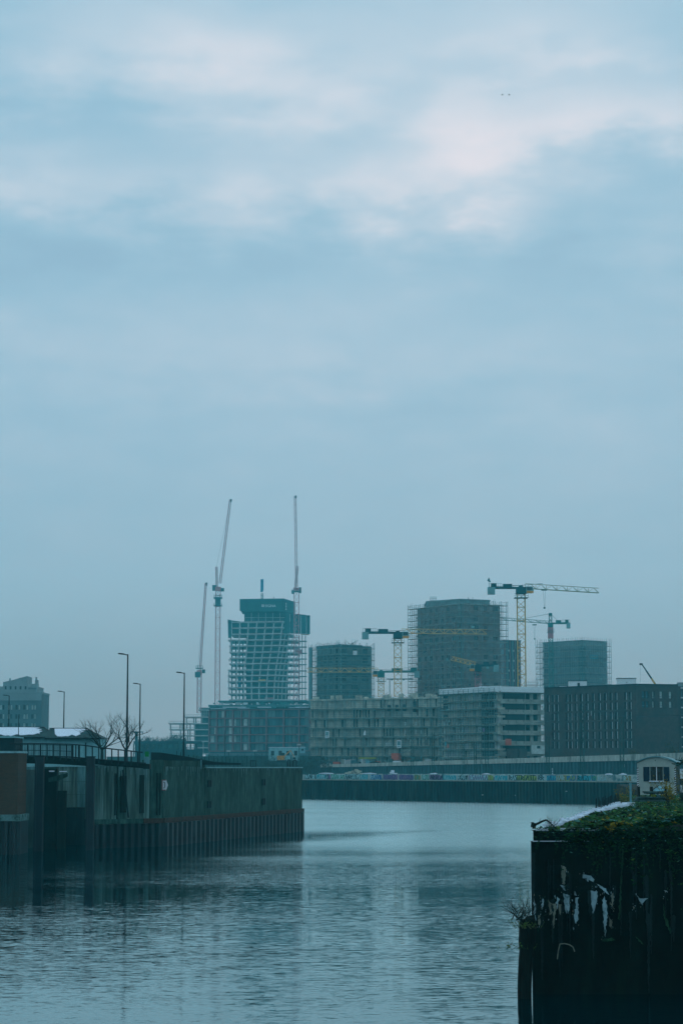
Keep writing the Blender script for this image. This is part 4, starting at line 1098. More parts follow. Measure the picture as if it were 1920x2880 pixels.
kb('body', M['brown'], (L2/2, 6.6, (zb+zt)/2 - .05), (L2 - .1, 12, zt - zb - .1))
for nm, Lq, fn in (('roof_edge', L, None), ('roof_edge', L2, kb)):
    if fn: fn(nm, M['iron'], (Lq/2, .1, zt + .1), (Lq, .6, .22))
    else: ibox(nm, M['iron'], bb, (Lq/2, .1, zt + .1), (Lq - .05, .6, .22))
def roof_box(px0, px1, y0, y1, D, label, door=None):
    t = thing('roof_cabin', label, 'roof cabin', (X((px0+px1)/2, D), D, Z(1926, D)), -.05, 'white plant cabins on the clinker block roof')
    w = (px1 - px0)*D/F; z1 = Z(y0, D) - Z(1926, D); z0 = Z(y1, D) - Z(1926, D) - .4
    MB().span((-w/2, 0, z0), (w/2, 3, z1)).build('wall', M['white'], t); MB().span((-w/2 - .1, -.1, z1), (w/2 + .1, 3.1, z1 + .14)).build('roof', M['iron'], t)
    if door: ibox('door', M['dark_wall'], t, ((door - (px0+px1)/2)*D/F, -.03, z0 + .75), (.55, .08, 1.0))
    else: MB().tube((0, -.02, (z0+z1)/2), (0, -.1, (z0+z1)/2), .1, n=8).build('lamp', M['iron'], t)
roof_box(1602, 1652, 1915.5, 1931, 497, 'white roof cabin with dark door on the clinker block', 1629)
roof_box(1739, 1791, 1908.5, 1925, 490, 'white roof cabin without door near the clinker block corner')
o = tag(MB().box((X(1585, 500), 500, Z(1932, 500)), (1.6, 1.2, .3)).build('roof_hatch', M['snow']), 'low white hatch on the clinker block roof edge', 'roof hatch')
# pale balconied block cut by the right picture edge
o_, rz, L = face(1908, 500, 2100, 498)
pb = thing('balcony_block', 'dark block with white balcony edges at the right picture edge', 'building', o_, rz)
zb, zt = 6.4, Z(1930, 500)
MB().span((0, .9, zb), (L, 12, zt)).build('body', M['hotel_dk'], pb)
for i in range(8):
    z_ = zt - .4 - i*2.28; ibox('balcony_slab', M['white'], pb, (L/2, .3, z_), (L, 1.4, .22))
    if i: 
        for q in range(4): ibox('balcony_window', M['glass'], pb, (1 + q*3.6, .86, z_ + 1.1), (1.8, .1, 1.7))
MB().span((0, -.1, zt), (L, 12, zt + .9)).build('roof_band', M['hotel'], pb)
# telescopic crane boom behind the clinker block
mc = thing('mobile_crane', 'yellowish telescopic crane boom rising behind the clinker block', 'mobile crane', (X(1853, 540), 540, Z(1925, 540)))
s = 540/F; a = Vector((0, 0, -1)); b = Vector(((1808 - 1853)*s, 0, (1925 - 1867)*s))
MB().tube(a, a.lerp(b, .4), .32, .30).build('boom', M['yellow'], mc); MB().tube(a.lerp(b, .4), a.lerp(b, .72), .25).build('boom_section', M['crane_dk'], mc); MB().tube(a.lerp(b, .72), b, .19).build('boom_section', M['crane_dk'], mc)
MB().box((b.x - .15, 0, b.z - .1), (.75, .4, .45)).build('boom_head', M['iron'], mc); MB().tube((b.x - .35, 0, b.z - .2), (b.x - .4, 0, b.z - 4.6), .02, n=3).build('hoist_rope', M['iron'], mc)
# rusty winter shrubs before the clinker block
def shrub(label, px0, px1, ytop, D, seed):
    rnd = random.Random(seed); t = thing('winter_shrub', label, 'shrub', (X((px0+px1)/2, D), D, 6.45), 0, 'rusty winter shrubs before the clinker block')
    w = (px1-px0)*D/F; h = Z(ytop, D) - 6.45; st_ = MB(); lf = MB()
    for i in range(24):
        a = rnd.uniform(-1, 1); q = Vector((a*w*.5, rnd.uniform(-.8, .8), h*rnd.uniform(.5, 1)*(1 - .4*abs(a)))); st_.tube((a*w*.2, 0, 0), q, .05, .02, 3)
        for k in range(16):
            c = q*rnd.uniform(.5, 1) + Vector((rnd.gauss(0, .35), rnd.gauss(0, .3), rnd.gauss(0, .3))); e = Vector((rnd.uniform(-1,1), rnd.uniform(-1,1), rnd.uniform(-1,1)))*.11; g_ = e.cross(Vector((rnd.random(), rnd.random(), .3))).normalized()*.09
            lf.quad(c - e, c + g_, c + e, c - g_)
    st_.build('stems', M['twig_far'], t); lf.build('foliage', M['rusty_leaf'], t)
shrub('rusty shrub at the foot of the clinker block corner', 1765, 1800, 2085, 440, 1)
shrub('rusty shrub near the right edge, before the clinker block', 1862, 1908, 2072, 430, 2)
# ------------------------------------------------------------------ office block with red stone grid
GD = 760.0; gs = GD/F
o_, rz, L = face(588, 770, 872, 752)
gb = thing('stone_grid_block', 'glazed office block with dull red stone grid below the tall tower', 'building', o_, rz)
zt = Z(1996, GD); zb = 3.6
MB().span((.1, .6, zb), (L - .1, 18, zt - .2)).build('body', M['grid_glass'], gb)
ku = L/284.0
floors = [1996, 2019, 2043, 2066, 2089, 2112]
for py in floors: ibox('stone_band', M['pink'], gb, (L/2, .1, Z(py, GD)), (L, .9, .42))
for i, px in enumerate((588, 610, 633, 656, 680, 703, 751, 799, 842, 871)): ibox('stone_pier', M['pink'], gb, ((px - 588)*ku, .08, (zt + Z(2112, GD))/2), (.55, .8, zt - Z(2112, GD) - .45))
rnd = random.Random(4)
for j in range(5):
    z0, z1 = Z(floors[j+1], GD) + .24, Z(floors[j], GD) - .24
    px = 590
    while px < 868:
        w = 10.5 if px < 703 else 11.5
        w_o = ibox('window', rnd.choice((M['grid_panel'], M['grid_panel'], M['glass_pale'])) if px < 700 else rnd.choice((M['grid_glass'], M['grid_glass'], M['grid_panel'])), gb, ((px + w/2 - 588)*ku, .42, (z0+z1)/2), ((w - 1.2)*ku, .12, z1 - z0 - .1))
        px += w
for z_ in (Z(2121, GD), Z(2134, GD)): ibox('base_band', M['hotel_dk'], gb, (L/2, .2, z_), (L, .8, 1.0))
ibox('roof_edge', M['conc_dk'], gb, (L/2, 6, zt + .35), (L, 13, .3))
for x, w in ((24, 40), (96, 30), (238, 26)): ibox('snow_strip', M['snow'], gb, (x*ku, .5, zt + .6), (w*ku, 1.0, .14))
# site things at its foot
def cabin(label, px0, px1, y0, y1, D, m, win=2):
    t = thing('site_cabin', label, 'site cabin', (X((px0+px1)/2, D), D, Z(y1, D)), 0, 'site cabins on the far bank')
    w, h = (px1-px0)*D/F, (y1-y0)*D/F
    MB().span((-w/2, 0, 0), (w/2, 2.5, h)).build('body', m, t); MB().span((-w/2-.06, -.06, h), (w/2+.06, 2.56, h+.12)).build('roof', M['snow'], t)
    for i in range(win): ibox('window', M['glass'], t, (-w/2 + w*(i+.5)/win, -.03, h*.58), (w/win*.42, .08, h*.35))
cabin('cream double site cabin left of the shell building', 756, 842, 2103, 2140, 560, M['plaster'], 4)
cabin('small teal site cabin at the shell building corner', 843, 858, 2102, 2118, 580, M['tarp'], 1)
dg = thing('excavator', 'small orange excavator beside the cream site cabin', 'excavator', (X(792, 540), 540, Z(2145, 540)))
MB().box((0, 0, .35), (2.4, 1.4, .6)).build('track', M['iron'], dg); MB().box((-.2, 0, 1.2), (2.0, 1.3, 1.1)).build('house', M['orange'], dg); MB().box((.3, 0, 2.0), (.9, 1.1, .9)).build('cab', M['glass'], dg)
MB().tube((.6, 0, 1.5), (2.2, 0, 3.1), .16).tube((2.2, 0, 3.1), (3.2, 0, 1.4), .12).build('arm', M['orange'], dg); MB().box((3.2, 0, 1.1), (.6, .6, .5)).build('bucket', M['iron'], dg)
def site_mast(label, px, y0, y1, D, head=True):
    t = thing('flood_light_mast', label, 'light mast', (X(px, D), D, Z(y1, D)), 0, 'light masts on the far bank')
    MB().tube((0,0,0), (0,0,(y1-y0)*D/F), .10, .08, n=6).build('pole', M['mast_green'], t)
    if head: MB().box((0, 0, (y1-y0)*D/F), (.9, .3, .35)).build('head', M['conc'], t)
site_mast('dark mast left of the cream site cabin', 749, 2096, 2156, 470, False)
site_mast('dark mast right of the cream site cabin', 841, 2095, 2156, 470)
site_mast('dark mast before the stone grid block', 632, 2054, 2150, 500, False)
site_mast('lit-headed mast on the bank before the open frame', 643, 2113, 2156, 480)
site_mast('mast with white lamp before the stone grid block', 717, 2112, 2156, 490)
# stuff behind the quay: bare shrubs along the bank
mb = MB(); rnd = random.Random(17)
for i in range(500):
    px = rnd.uniform(430, 930); D = rnd.uniform(440, 560); b = Vector((X(px, D), D, 3.6)); h = (6 - 3.6) + rnd.uniform(0, 3.2)
    mb.tube(b, b + Vector((rnd.uniform(-.6,.6), 0, h)), .05, .03, 3)
    for k in range(5):
        c = b + Vector((0, 0, h*rnd.uniform(.4, .95))); mb.tube(c, c + Vector((rnd.uniform(-1,1), rnd.uniform(-.4,.4), rnd.uniform(.2,.9))), .04, .015, 3)
o = mb.build('bank_scrub', M['twig_far']); o['kind'] = 'stuff'; o['label'] = 'dark bare scrub along the far bank'
emb = struct(MB().slab([(X(300, 640), 640), (X(900, 600), 600), (X(900, 640), 660), (X(300, 640), 700)], 3.6, Z(2128, 640)).build('embankment', M['land']))

# ------------------------------------------------------------------ open concrete frame left of the red grid
ND = 980.0; ns = ND/F
nf = thing('open_frame_building', 'unfinished open concrete frame with overhanging slabs left of the stone grid block', 'building', (X(475, ND), ND, 3.6))
gz = lambda py: Z(py, ND) - 3.6
for py, x0, x1 in ((2035, 473, 606), (2052, 476, 606), (2069, 477, 606), (2085, 486, 606), (2103, 488, 606), (2120, 488, 606), (2017, 519, 606), (1997, 556, 700)):
    ibox('slab', M['conc'], nf, ((x0+x1)/2*ns - 475*ns, 6, gz(py)), ((x1-x0)*ns, 13, .5))
    mb = MB()
    for i in range(int((x1-x0)/5)): mb.tube(((x0 + i*5 - 475)*ns, -.3, gz(py)), ((x0 + i*5 - 475)*ns, -.3, gz(py) + 1.1), .06, n=3)
    mb.tube(((x0-475)*ns, -.3, gz(py) + 1.1), ((x1-475)*ns, -.3, gz(py) + 1.1), .06, n=3)
    mb.build('guard_rail', M['scaf'], nf)
for ya, yb, xs in ((2035, 2052, (479, 505, 511, 524, 533, 545)), (2052, 2069, (481, 506, 527, 533, 546)), (2069, 2085, (484, 506, 527, 533, 546)), (2085, 2103, (492, 520, 545, 570)), (2103, 2120, (492, 520, 545, 570)), (2017, 2035, (523, 543, 549, 566)), (1997, 2017, (566, 572, 578, 584))):
    for x in xs: MB().tube(((x - 475)*ns, 2, gz(yb)), ((x - 475 - (2 if x < 490 else 0))*ns, 2, gz(ya)), .36).build('column', M['conc'], nf)
    ibox('core_wall', M['conc_dk'], nf, ((578 - 475)*ns, 5, (gz(ya) + gz(yb))/2), (62*ns if ya >= 2035 else 30*ns, 6, gz(ya) - gz(yb) - .5))

# ------------------------------------------------------------------ the tall tower
TD = 1170.0; tsc = TD/F
zx = lambda x: 560 + x*.2551                # columns of the close-up to photograph columns
zy = lambda y: 1660 + y*.2551
TX0 = X(725, TD)
tw = thing('concrete_tower', 'tall unfinished concrete tower with green screens and sign at its top', 'tower', (TX0, TD, 3.6))
tx = lambda x, y=1900: P(zx(x), zy(y), TD).x - TX0
tz = lambda y: Z(zy(y), TD) - 3.6
rowsT = [345, 410, 477, 543, 608, 678, 742, 805, 875, 937, 1000, 1070, 1137, 1205, 1270]
def interp(tab, y):
    for (a, b), (c, d) in zip(tab, tab[1:]):
        if y <= c: return b + (d - b)*(y - a)/(c - a)
    return tab[-1][1]
xc = lambda y: interp([(345,920),(477,905),(608,888),(742,868),(805,855),(937,840),(1000,832),(1137,826),(1270,822)], y)
xl = lambda y: interp([(345,340),(477,338),(543,312),(608,322),(678,326),(742,330),(805,326),(875,310),(1000,308),(1137,312),(1270,330)], y)
for y in rowsT:
    xr = 1035 if y <= 477 else 1092
    MB().slab([(tx(xl(y), y), 7), (tx(xc(y), y), 0), (tx(xr, y), 13), (tx(xr + 10, y), 36), (tx(xl(y) + 10, y), 38)], tz(y) - .34, tz(y) + .34).build('slab', M['conc'], tw)
for ya, yb in zip(rowsT, rowsT[1:]):
    ba = 95 - 13*(ya - 345)/900; bb_ = 95 - 13*(yb - 345)/900
    for k in range(0, 7):
        xa, xb = xc(ya) - k*ba, xc(yb) - k*bb_
        if xb < xl(yb) + 8 or xa < xl(ya): continue
        f = lambda x, y: 7*(xc(y) - x)/(xc(y) - xl(y)) + .5
        MB().tube((tx(xb, yb), f(xb, yb), tz(yb) + 0.28), (tx(xa, ya), f(xa, ya), tz(ya) - .28), .48).build('column', M['conc'], tw)
    for xo in (348, 392, 432, 470):
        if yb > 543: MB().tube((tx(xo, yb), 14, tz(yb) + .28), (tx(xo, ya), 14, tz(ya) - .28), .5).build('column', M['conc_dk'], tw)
    for k in range(1, 7):
        xa, xb = xc(ya) + k*42, xc(yb) + k*42
        if max(xa, xb) > (1030 if ya < 477 else 1088): continue
        g_ = lambda x, y: 13*(x - xc(y))/(1092 - xc(y)) + .5
        MB().tube((tx(xb, yb), g_(xb, yb), tz(yb) + 0.28), (tx(xa, ya), g_(xa, ya), tz(ya) - .28), .34).build('column', M['conc'], tw)
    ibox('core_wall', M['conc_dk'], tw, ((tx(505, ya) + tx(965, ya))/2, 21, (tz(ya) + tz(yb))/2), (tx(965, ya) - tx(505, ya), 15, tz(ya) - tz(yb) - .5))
    # outer stair and hoist landings on the right
    if ya >= 477:
        ibox('landing', M['conc_dk'], tw, (tx(1135, ya), 17, tz(yb)), (tx(1180, ya) - tx(1090, ya), 5, .35)); 
        for xo in (1098, 1130, 1165): MB().tube((tx(xo, yb), 16, tz(yb)), (tx(xo, ya), 16, tz(ya)), .32).build('landing_post', M['conc_dk'], tw)
# green climbing screens
def screen(pts, y0, y1, name='screen', m='screen'):
    MB().prism([(tx(x, y), tz(y)) for x, y in pts][::-1], y0, y1).build(name, M[m], tw)
screen([(310,315),(350,322),(350,520),(316,520)], 5.2, 5.6)
screen([(350,322),(495,340),(495,352),(350,352)], 7.5, 8.0)
for i in range(6):                             # screens inset behind the top rows of columns
    xa = 356 + i*94; screen([(xa, 352), (xa + 84, 352), (xa + 84, 470), (xa, 470)], 9.0, 9.3)
for i, (a, b) in enumerate(((940, 1000), (1001, 1060), (1061, 1120), (1121, 1180), (1181, 1220))):
    screen([(a, 243 + (a-940)*.09), (b, 243 + (b-940)*.09), (b - 1, 474), (a, 474)], 2.0 + i*1.2, 2.5 + i*1.2, 'screen_panel')
screen([(490,235),(940,232),(940,345),(490,345)], 10, 24, 'core_top', 'conc_dk')
for i in range(5): ibox('formwork_strip', M['conc'], tw, ((tx(560 + i*80)), 9.9, tz(290)), (.35, .12, tz(235) - tz(345)))
ibox('formwork_band', M['conc'], tw, ((tx(490) + tx(940))/2, 9.88, tz(288)), (tx(940) - tx(490), .1, .3))
top = [(445, 92), (925, 86), (925, 226), (500, 234), (490, 228), (445, 222)]
screen(top, 3.0, 3.5, 'top_screen')
MB().slab([(tx(445), 3.6), (tx(925), 3.6), (tx(1040), 16), (tx(1040), 30), (tx(445), 30)], tz(222), tz(100)).build('top_screen_box', M['screen'], tw)
mb = MB(); a, b = (tx(925), 3.0), (tx(1045), 16)
mb.v = [(a[0], a[1], tz(232)), (b[0], b[1], tz(236)), (b[0], b[1], tz(104)), (a[0], a[1], tz(86)), (a[0]-.3, a[1]+.3, tz(232)), (b[0]-.3, b[1]+.3, tz(236)), (b[0]-.3, b[1]+.3, tz(104)), (a[0]-.3, a[1]+.3, tz(86))]
mb.f = [(0,1,2,3),(7,6,5,4),(3,2,6,7),(0,4,5,1),(0,3,7,4),(1,5,6,2)]; mb.build('top_screen', M['screen'], tw)
me = text_mesh('SIGNA', 2.05, M['white'], .05)
o = obj('lettering', me, tw, (tx(717), 2.9, tz(182))); o.rotation_euler = (R(90), 0, 0)
for i, (u, w_) in enumerate(((0, 0), (.75, 0), (0, .75), (.75, .75))): ibox('emblem_block', M['white'], tw, (tx(686) + u, 2.92, tz(181) + .35 + w_), (.55, .12, .55))
for i in range(5): ibox('emblem_block', M['white'], tw, (tx(950), 5.2, tz(205 - i*17)), (.55, .12, .5))
# bits on the roof and in the frame
for x in (560, 575, 735, 750, 810): MB().tube((tx(x), 10, tz(100)), (tx(x), 10, tz(78 if x != 810 else 55)), .22).build('roof_stub', M['conc_dk'], tw)
ibox('blue_tarpaulin', M['blue'], tw, (tx(430), 12.5, tz(1015)), (tx(450) - tx(412), .3, tz(940) - tz(1090)))
ibox('yellow_skip', M['yellow'], tw, (tx(688), 1.8, tz(992)), (3.8, 1.5, .9))
ibox('red_platform', M['red_lattice'], tw, (tx(1082), 14, tz(665)), (4.2, 2.5, 2.4)); ibox('red_platform', M['red_lattice'], tw, (tx(765), 6, tz(1188)), (4.8, 1.5, 1.0))
ibox('bracket_platform', M['orange'], tw, (tx(1160), 9, tz(478)), (4.5, .5, .5))
# podium slabs
PD = 1120.0; ps = PD/F
pd = thing('tower_podium', 'wide podium slabs at the foot of the tall concrete tower', 'podium', (X(585, PD), PD, 3.6))
gz = lambda py: Z(py, PD) - 3.6
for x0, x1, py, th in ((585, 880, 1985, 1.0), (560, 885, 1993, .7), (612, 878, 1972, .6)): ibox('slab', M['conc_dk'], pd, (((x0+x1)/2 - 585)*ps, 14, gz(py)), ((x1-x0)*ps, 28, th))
rnd = random.Random(6)
for i in range(26):
    x = 590 + i*11; ibox('column', M['conc_dk'], pd, ((x - 585)*ps, 3, (gz(1985) + gz(1993))/2), (.9, .9, gz(1985) - gz(1993)))
    if rnd.random() < .7: ibox('site_crate', rnd.choice((M['conc'], M['white'], M['conc_dk'], M['crane_green'])), pd, ((x - 585)*ps, 1.5, gz(1983) + .9), (rnd.uniform(.8, 3.5), 1.5, rnd.uniform(.5, 1.4)))
    if rnd.random() < .5: ibox('column', M['conc_dk'], pd, ((x - 585)*ps, 6, (gz(1972) + gz(1985))/2), (.8, .8, gz(1972) - gz(1985)))
for x0, x1 in ((625, 690), (722, 760), (830, 870)): ibox('snow_strip', M['snow'], pd, (((x0+x1)/2 - 585)*ps, -.3, gz(1989)), ((x1-x0)*ps, .5, .35))
for x in (772, 818): ibox('roof_hatch', M['conc'], pd, ((x - 585)*ps, -.4, gz(1997)), (1.1, .5, 1.7))
ibox('base_block', M['hotel_dk'], pd, ((722 - 585)*ps, 16, gz(1996)/2), (290*ps, 24, gz(1996)))
# concrete placing boom on the roof
pb_ = thing('placing_boom', 'folded bright blue concrete placing boom on the tower roof', 'placing boom', (X(735, 1180), 1180, Z(1684, 1180)))
q = 1180/F
MB().lattice((0,0,0), (0,0,16*q), 1.0, 1.0, 4, .16, up=(0,1,0)).build('mast', M['crane_dk'], pb_); MB().box((-.2, 0, 37*q), (1.3, 1.1, 36*q)).build('folded_boom', M['blue'], pb_); MB().box((.55, 0, 40*q), (.35, .6, 33*q)).build('boom_pipe', M['cyan'], pb_)

# ------------------------------------------------------------------ cranes
def luffer(label, px, D, ybase, ydeck, wpx, tip, foot, deckL, deckR, apex=None, rings=(), ym=None):
    t = thing('luffing_crane', label, 'crane', (X(px, D, ydeck), D, Z(ybase, D)), 0, 'red luffing tower cranes')
    s = D/F; x0 = X(px, D, ydeck); g = lambda qx, qy: Vector((P(qx, qy, D).x - x0, 0, P(qx, qy, D).z - Z(ybase, D)))
    w = wpx*s; zd = g(px, ydeck).z
    MB().lattice((0,0,0), (0,0,zd), w, w, max(8, int(zd/(w*1.15))), .20, up=(0,1,0), rd=.12).build('mast', M['red_lattice'], t)
    MB().lattice(g(*foot), g(*tip), w*.42, w*.50, max(10, int((g(*tip) - g(*foot)).length/(w*.8))), .16, up=(0,1,0), rd=.09).build('boom', M['red_lattice'], t)
    e = g(*tip); MB().box((e.x + .3, 0, e.z - .3), (1.0, .7, 1.5)).build('boom_head', M['grey_box'], t)
    MB().box((0, 0, zd + .6), (w*1.25, w*1.3, 2.2)).build('slewing_deck', M['red_lattice'], t)
    a, b = deckL; MB().span((a[0]*s, -1.3, zd + a[1]*s), (b[0]*s, 1.3, zd + b[1]*s)).build('counterweight', M['grey_box'], t)
    a, b = deckR; c = MB().span((a[0]*s, -1.1, zd + a[1]*s), (b[0]*s, 1.1, zd + b[1]*s)).build('cab', M['grey_box'], t)
    MB().span((a[0]*s + .2, -1.2, zd + a[1]*s + .5), (b[0]*s - .2, -1.08, zd + b[1]*s - .3)).build('cab_window', M['glass'], c)
    if apex:
        ap = g(*apex); w2 = w*.40
        MB().lattice((-w*.25, 0, zd + 1.5), ap, w2, w2, 7, .17, up=(0,1,0), rd=.11).build('a_frame', M['red_lattice'], t)
        MB().tube(ap, g(*tip), .05, n=3).build('pendant_rope', M['iron'], t); MB().tube(ap, (a[0]*s*-.5, 0, zd + 2), .08, n=3).build('back_stay', M['iron'], t)
    else: MB().tube((-w*.5, 0, zd + 1.6), g(tip[0] - 2, tip[1] + 6), .05, n=3).build('pendant_rope', M['iron'], t)
    for y in rings:
        z_ = g(px, y).z; MB().box((0, 0, z_), (w*1.8, w*1.7, .35)).build('platform', M['grey_box'], t)
        mb = MB()
        for i in range(5):
            for yy in (-w*.85, w*.85): mb.tube((w*(-.85 + i*.42), yy, z_), (w*(-.85 + i*.42), yy, z_ + 1.3), .08, n=3)
        mb.tube((-w*.85, -w*.85, z_ + 1.3), (w*.85, -w*.85, z_ + 1.3), .08, n=3); mb.build('platform_rail', M['grey_box'], t)
    return t
lc = luffer('red luffing crane left of the tower, boom leaning right', 613.5, 1150, 1985, 1660, 13, (648, 1406), (619, 1640), ((-16, -1), (-4, 14)), ((8, -3), (17, 6)), (609, 1594), (1681, 1704, 1683))
MB().lattice((6, 0, Z(1857, 1150) - Z(1985, 1150)), (6 + 27*.19, 0, Z(1857, 1150) - Z(1985, 1150)), .8, .8, 4, .12).build('wall_tie', M['scaf'], lc)
MB().box((0, 0, Z(1692, 1150) - Z(1985, 1150)), (2.9, 2.9, 4.2)).build('climbing_cage', M['grey_box'], lc)
luffer('red luffing crane over the right side of the tower, boom nearly upright', 834, 1160, 1990, 1662, 14, (830, 1396), (834, 1650), ((-14, -8), (-6, 2)), ((6, -6), (13, 10)), (836.5, 1592), (1664,))
luffer('red luffing crane nearest the left, boom leaning right', 561, 1060, 2005, 1895, 11, (579, 1641), (563, 1885), ((-12, -10), (3, 5)), ((8, 2), (16, 12)), None, (1880,))

def hammer(label, px, D, ybase, ytop, wpx, jibL, cjL, flip, tilt, dark, latt, jib_lat, h_px=16, yaw=0, cab=True, flag=False, apex=0, group='yellow flat-top tower cranes', mastm=None, ring=12):
    """flat-top crane: jib towards +x (flip = -1 towards -x)"""
    t = thing('tower_crane', label, 'crane', (X(px, D, ytop), D, Z(ybase, D)), yaw, group)
    s = D/F; w = wpx*s; zt = Z(ytop, D) - Z(ybase, D); f = flip
    MB().lattice((0,0,0), (0,0,zt), w*.92, w*.92, max(6, int(zt/(w*.75))), .13, up=(0,1,0), rd=.085).build('mast', mastm or latt, t)
    MB().box((0, 0, zt + .9), (w*1.15, w*1.15, 2.0)).build('slewing_ring', dark, t)
    MB().tube((0,0,zt + 1.5), (0,0,zt + h_px*s), w*.42, w*.2, 6).build('tower_head', dark, t)
    hz_ = zt + 1.6; e = f*jibL*s; hj = h_px*s*.62
    MB().lattice((f*w*.5, 0, hz_), (e, 0, hz_ - tilt*jibL*s), w*.55, hj*.9, max(10, int(jibL*s/1.6)), .11, tri=True, rd=.07).build('jib', jib_lat, t)
    c = -f*cjL*s
    MB().box((c/2, 0, hz_ + .1), (abs(c), w*.6, .55)).box((c*.42, 0, hz_ + .8), (abs(c)*.28, w*.5, .9)).build('counter_jib', dark, t)
    MB().tube((0, 0, zt + h_px*s), (c*.78, 0, hz_ + .5), .10, n=4).tube((0, 0, zt + h_px*s), (c*.45, 0, hz_ + .5), .07, n=4).build('counter_tie', dark, t)
    MB().tube((0, 0, zt + h_px*s), (f*jibL*s*.28, 0, hz_ + hj*.9), .09, n=4).build('jib_tie', dark, t)
    MB().box((c*.93, 0, hz_ - .75), (w*.85, w*.7, 2.1)).build('counterweight', M['cwt'], t)
    mb = MB()
    for i in range(8): mb.tube((c*(.6 + i*.057), -w*.3, hz_ + .3), (c*(.6 + i*.057), -w*.3, hz_ + 1.4), .04, n=3)
    mb.tube((c*.6, -w*.3, hz_ + 1.4), (c, -w*.3, hz_ + 1.4), .04, n=3); mb.build('walkway_rail', dark, t)
    MB().box((c*.85, 0, hz_ + .9), (abs(c)*.16, w*.4, 1.1)).build('hoist_winch', dark, t)
    if cab:
        cb = MB().prism([(f*w*.55, zt + .2), (f*w*1.25, zt + .1), (f*w*1.45, zt + .8), (f*w*1.3, zt + 2.0), (f*w*.55, zt + 2.0)], -w*.75, w*.1).build('cab', M['cwt'], t)
        MB().box((f*w*1.0, -w*.78, zt + .35), (w*.8, .1, .7)).build('cab_skirt', M['orange'], cb); MB().box((f*w*.95, -w*.78, zt + 1.4), (w*.6, .08, .9)).build('cab_window', M['glass'], cb)
    tr = f*jibL*s*.30; MB().box((tr, 0, hz_ - .45), (1.6, w*.6, .35)).build('trolley', dark, t)
    for d_ in (-.3, .3): MB().tube((tr + d_, 0, hz_ - .6), (tr + d_*.3, 0, hz_ - 5.5), .03, n=3).build('hoist_rope', M['wire'], t)
    MB().box((tr, 0, hz_ - 5.7), (.5, .3, .5)).build('hook_block', dark, t)
    z_ = zt - ring*s
    MB().box((0, 0, z_), (w*1.6, w*1.6, .12)).build('platform', dark, t)
    mb = MB()
    for i in range(5): mb.tube((w*(-.78 + i*.39), -w*.78, z_), (w*(-.78 + i*.39), -w*.78, z_ + 1.2), .04, n=3)
    for h in (.6, 1.2): mb.tube((-w*.78, -w*.78, z_ + h), (w*.78, -w*.78, z_ + h), .04, n=3)
    mb.build('platform_rail', dark, t)
    if flag:
        MB().tube((c, 0, hz_), (c, 0, hz_ + 31*s), .05, n=4).build('flag_pole', dark, t); MB().quad((c, 0, hz_ + 31*s), (c - .5, .1, hz_ + 22*s), (c + .2, -.1, hz_ + 17*s), (c + .55, 0, hz_ + 18*s)).build('flag', M['grey_box'], t)
    return t
hammer('yellow flat-top crane with flag, its long pale jib pointing right', 1464, 620, 1935, 1670, 24, 219, 90, 1, .060, M['crane_dk'], M['yellow'], M['crane_pale'], 24, 0, True, True, mastm=M['yellow'])
hammer('yellow flat-top crane between the two middle towers', 1118, 640, 1958, 1796, 22, 250, 98, 1, .010, M['crane_dk'], M['yellow'], M['yellow'], 22, 0)
hammer('low yellow crane before the left middle tower, jib pointing left', 1071, 700, 1960, 1904, 17, 208, 108, -1, .0, M['crane_green'], M['yellow'], M['yellow'], 20, 0)
hammer('low orange crane in front of the big scaffolded tower, jib pointing left', 1343, 650, 1950, 1888, 17, 76, 55, -1, -.22, M['crane_dk'], M['orange'], M['yellow'], 20, 0, ring=10, mastm=M['red_lattice'])
# green hammerhead crane before the far right tower
t = hammer('green hammerhead crane with pointed head before the far right tower', 1547, 795, 1950, 1766, 12, 150, 54, -1, -.075, M['crane_green'], M['crane_green'], M['crane_green'], 13, 0, False, group=None)
s = 795/F; zt = Z(1766, 795) - Z(1950, 795)
MB().lattice((0,0,zt + 1), (0,0,zt + 41*s), 1.0, 1.0, 5, .14, up=(0,1,0)).build('cat_head', M['crane_green'], t); MB().box((0,0,zt + 38*s), (.9,.9,1.1)).build('head_sheave', M['crane_green'], t)
MB().tube((0,0,zt + 40*s), (-100*s, 0, zt + 22*s), .07, n=3).tube((0,0,zt + 40*s), (28*s, 0, zt + 13*s), .06, n=3).build('stay_bar', M['crane_green'], t)
MB().box((0,0,zt - 14*s), (1.9, 1.9, 4.0)).build('climbing_cage', M['red_lattice'], t)
# distant beam of a placing boom between the cranes
t = thing('beam_hoist', 'thin dark horizontal beam on a post between the yellow cranes', 'hoist', (X(1096, 690), 690, Z(1955, 690)))
q = 690/F; MB().tube((0,0,0), (0,0,44*q), .12, n=5).build('post', M['crane_dk'], t); MB().box((29*q, 0, 45*q), (74*q, .3, .3)).build('beam', M['crane_dk'], t)
for x in (6, 39): MB().box((x*q, 0, 43.4*q), (.5, .4, .5)).build('runner', M['crane_dk'], t)

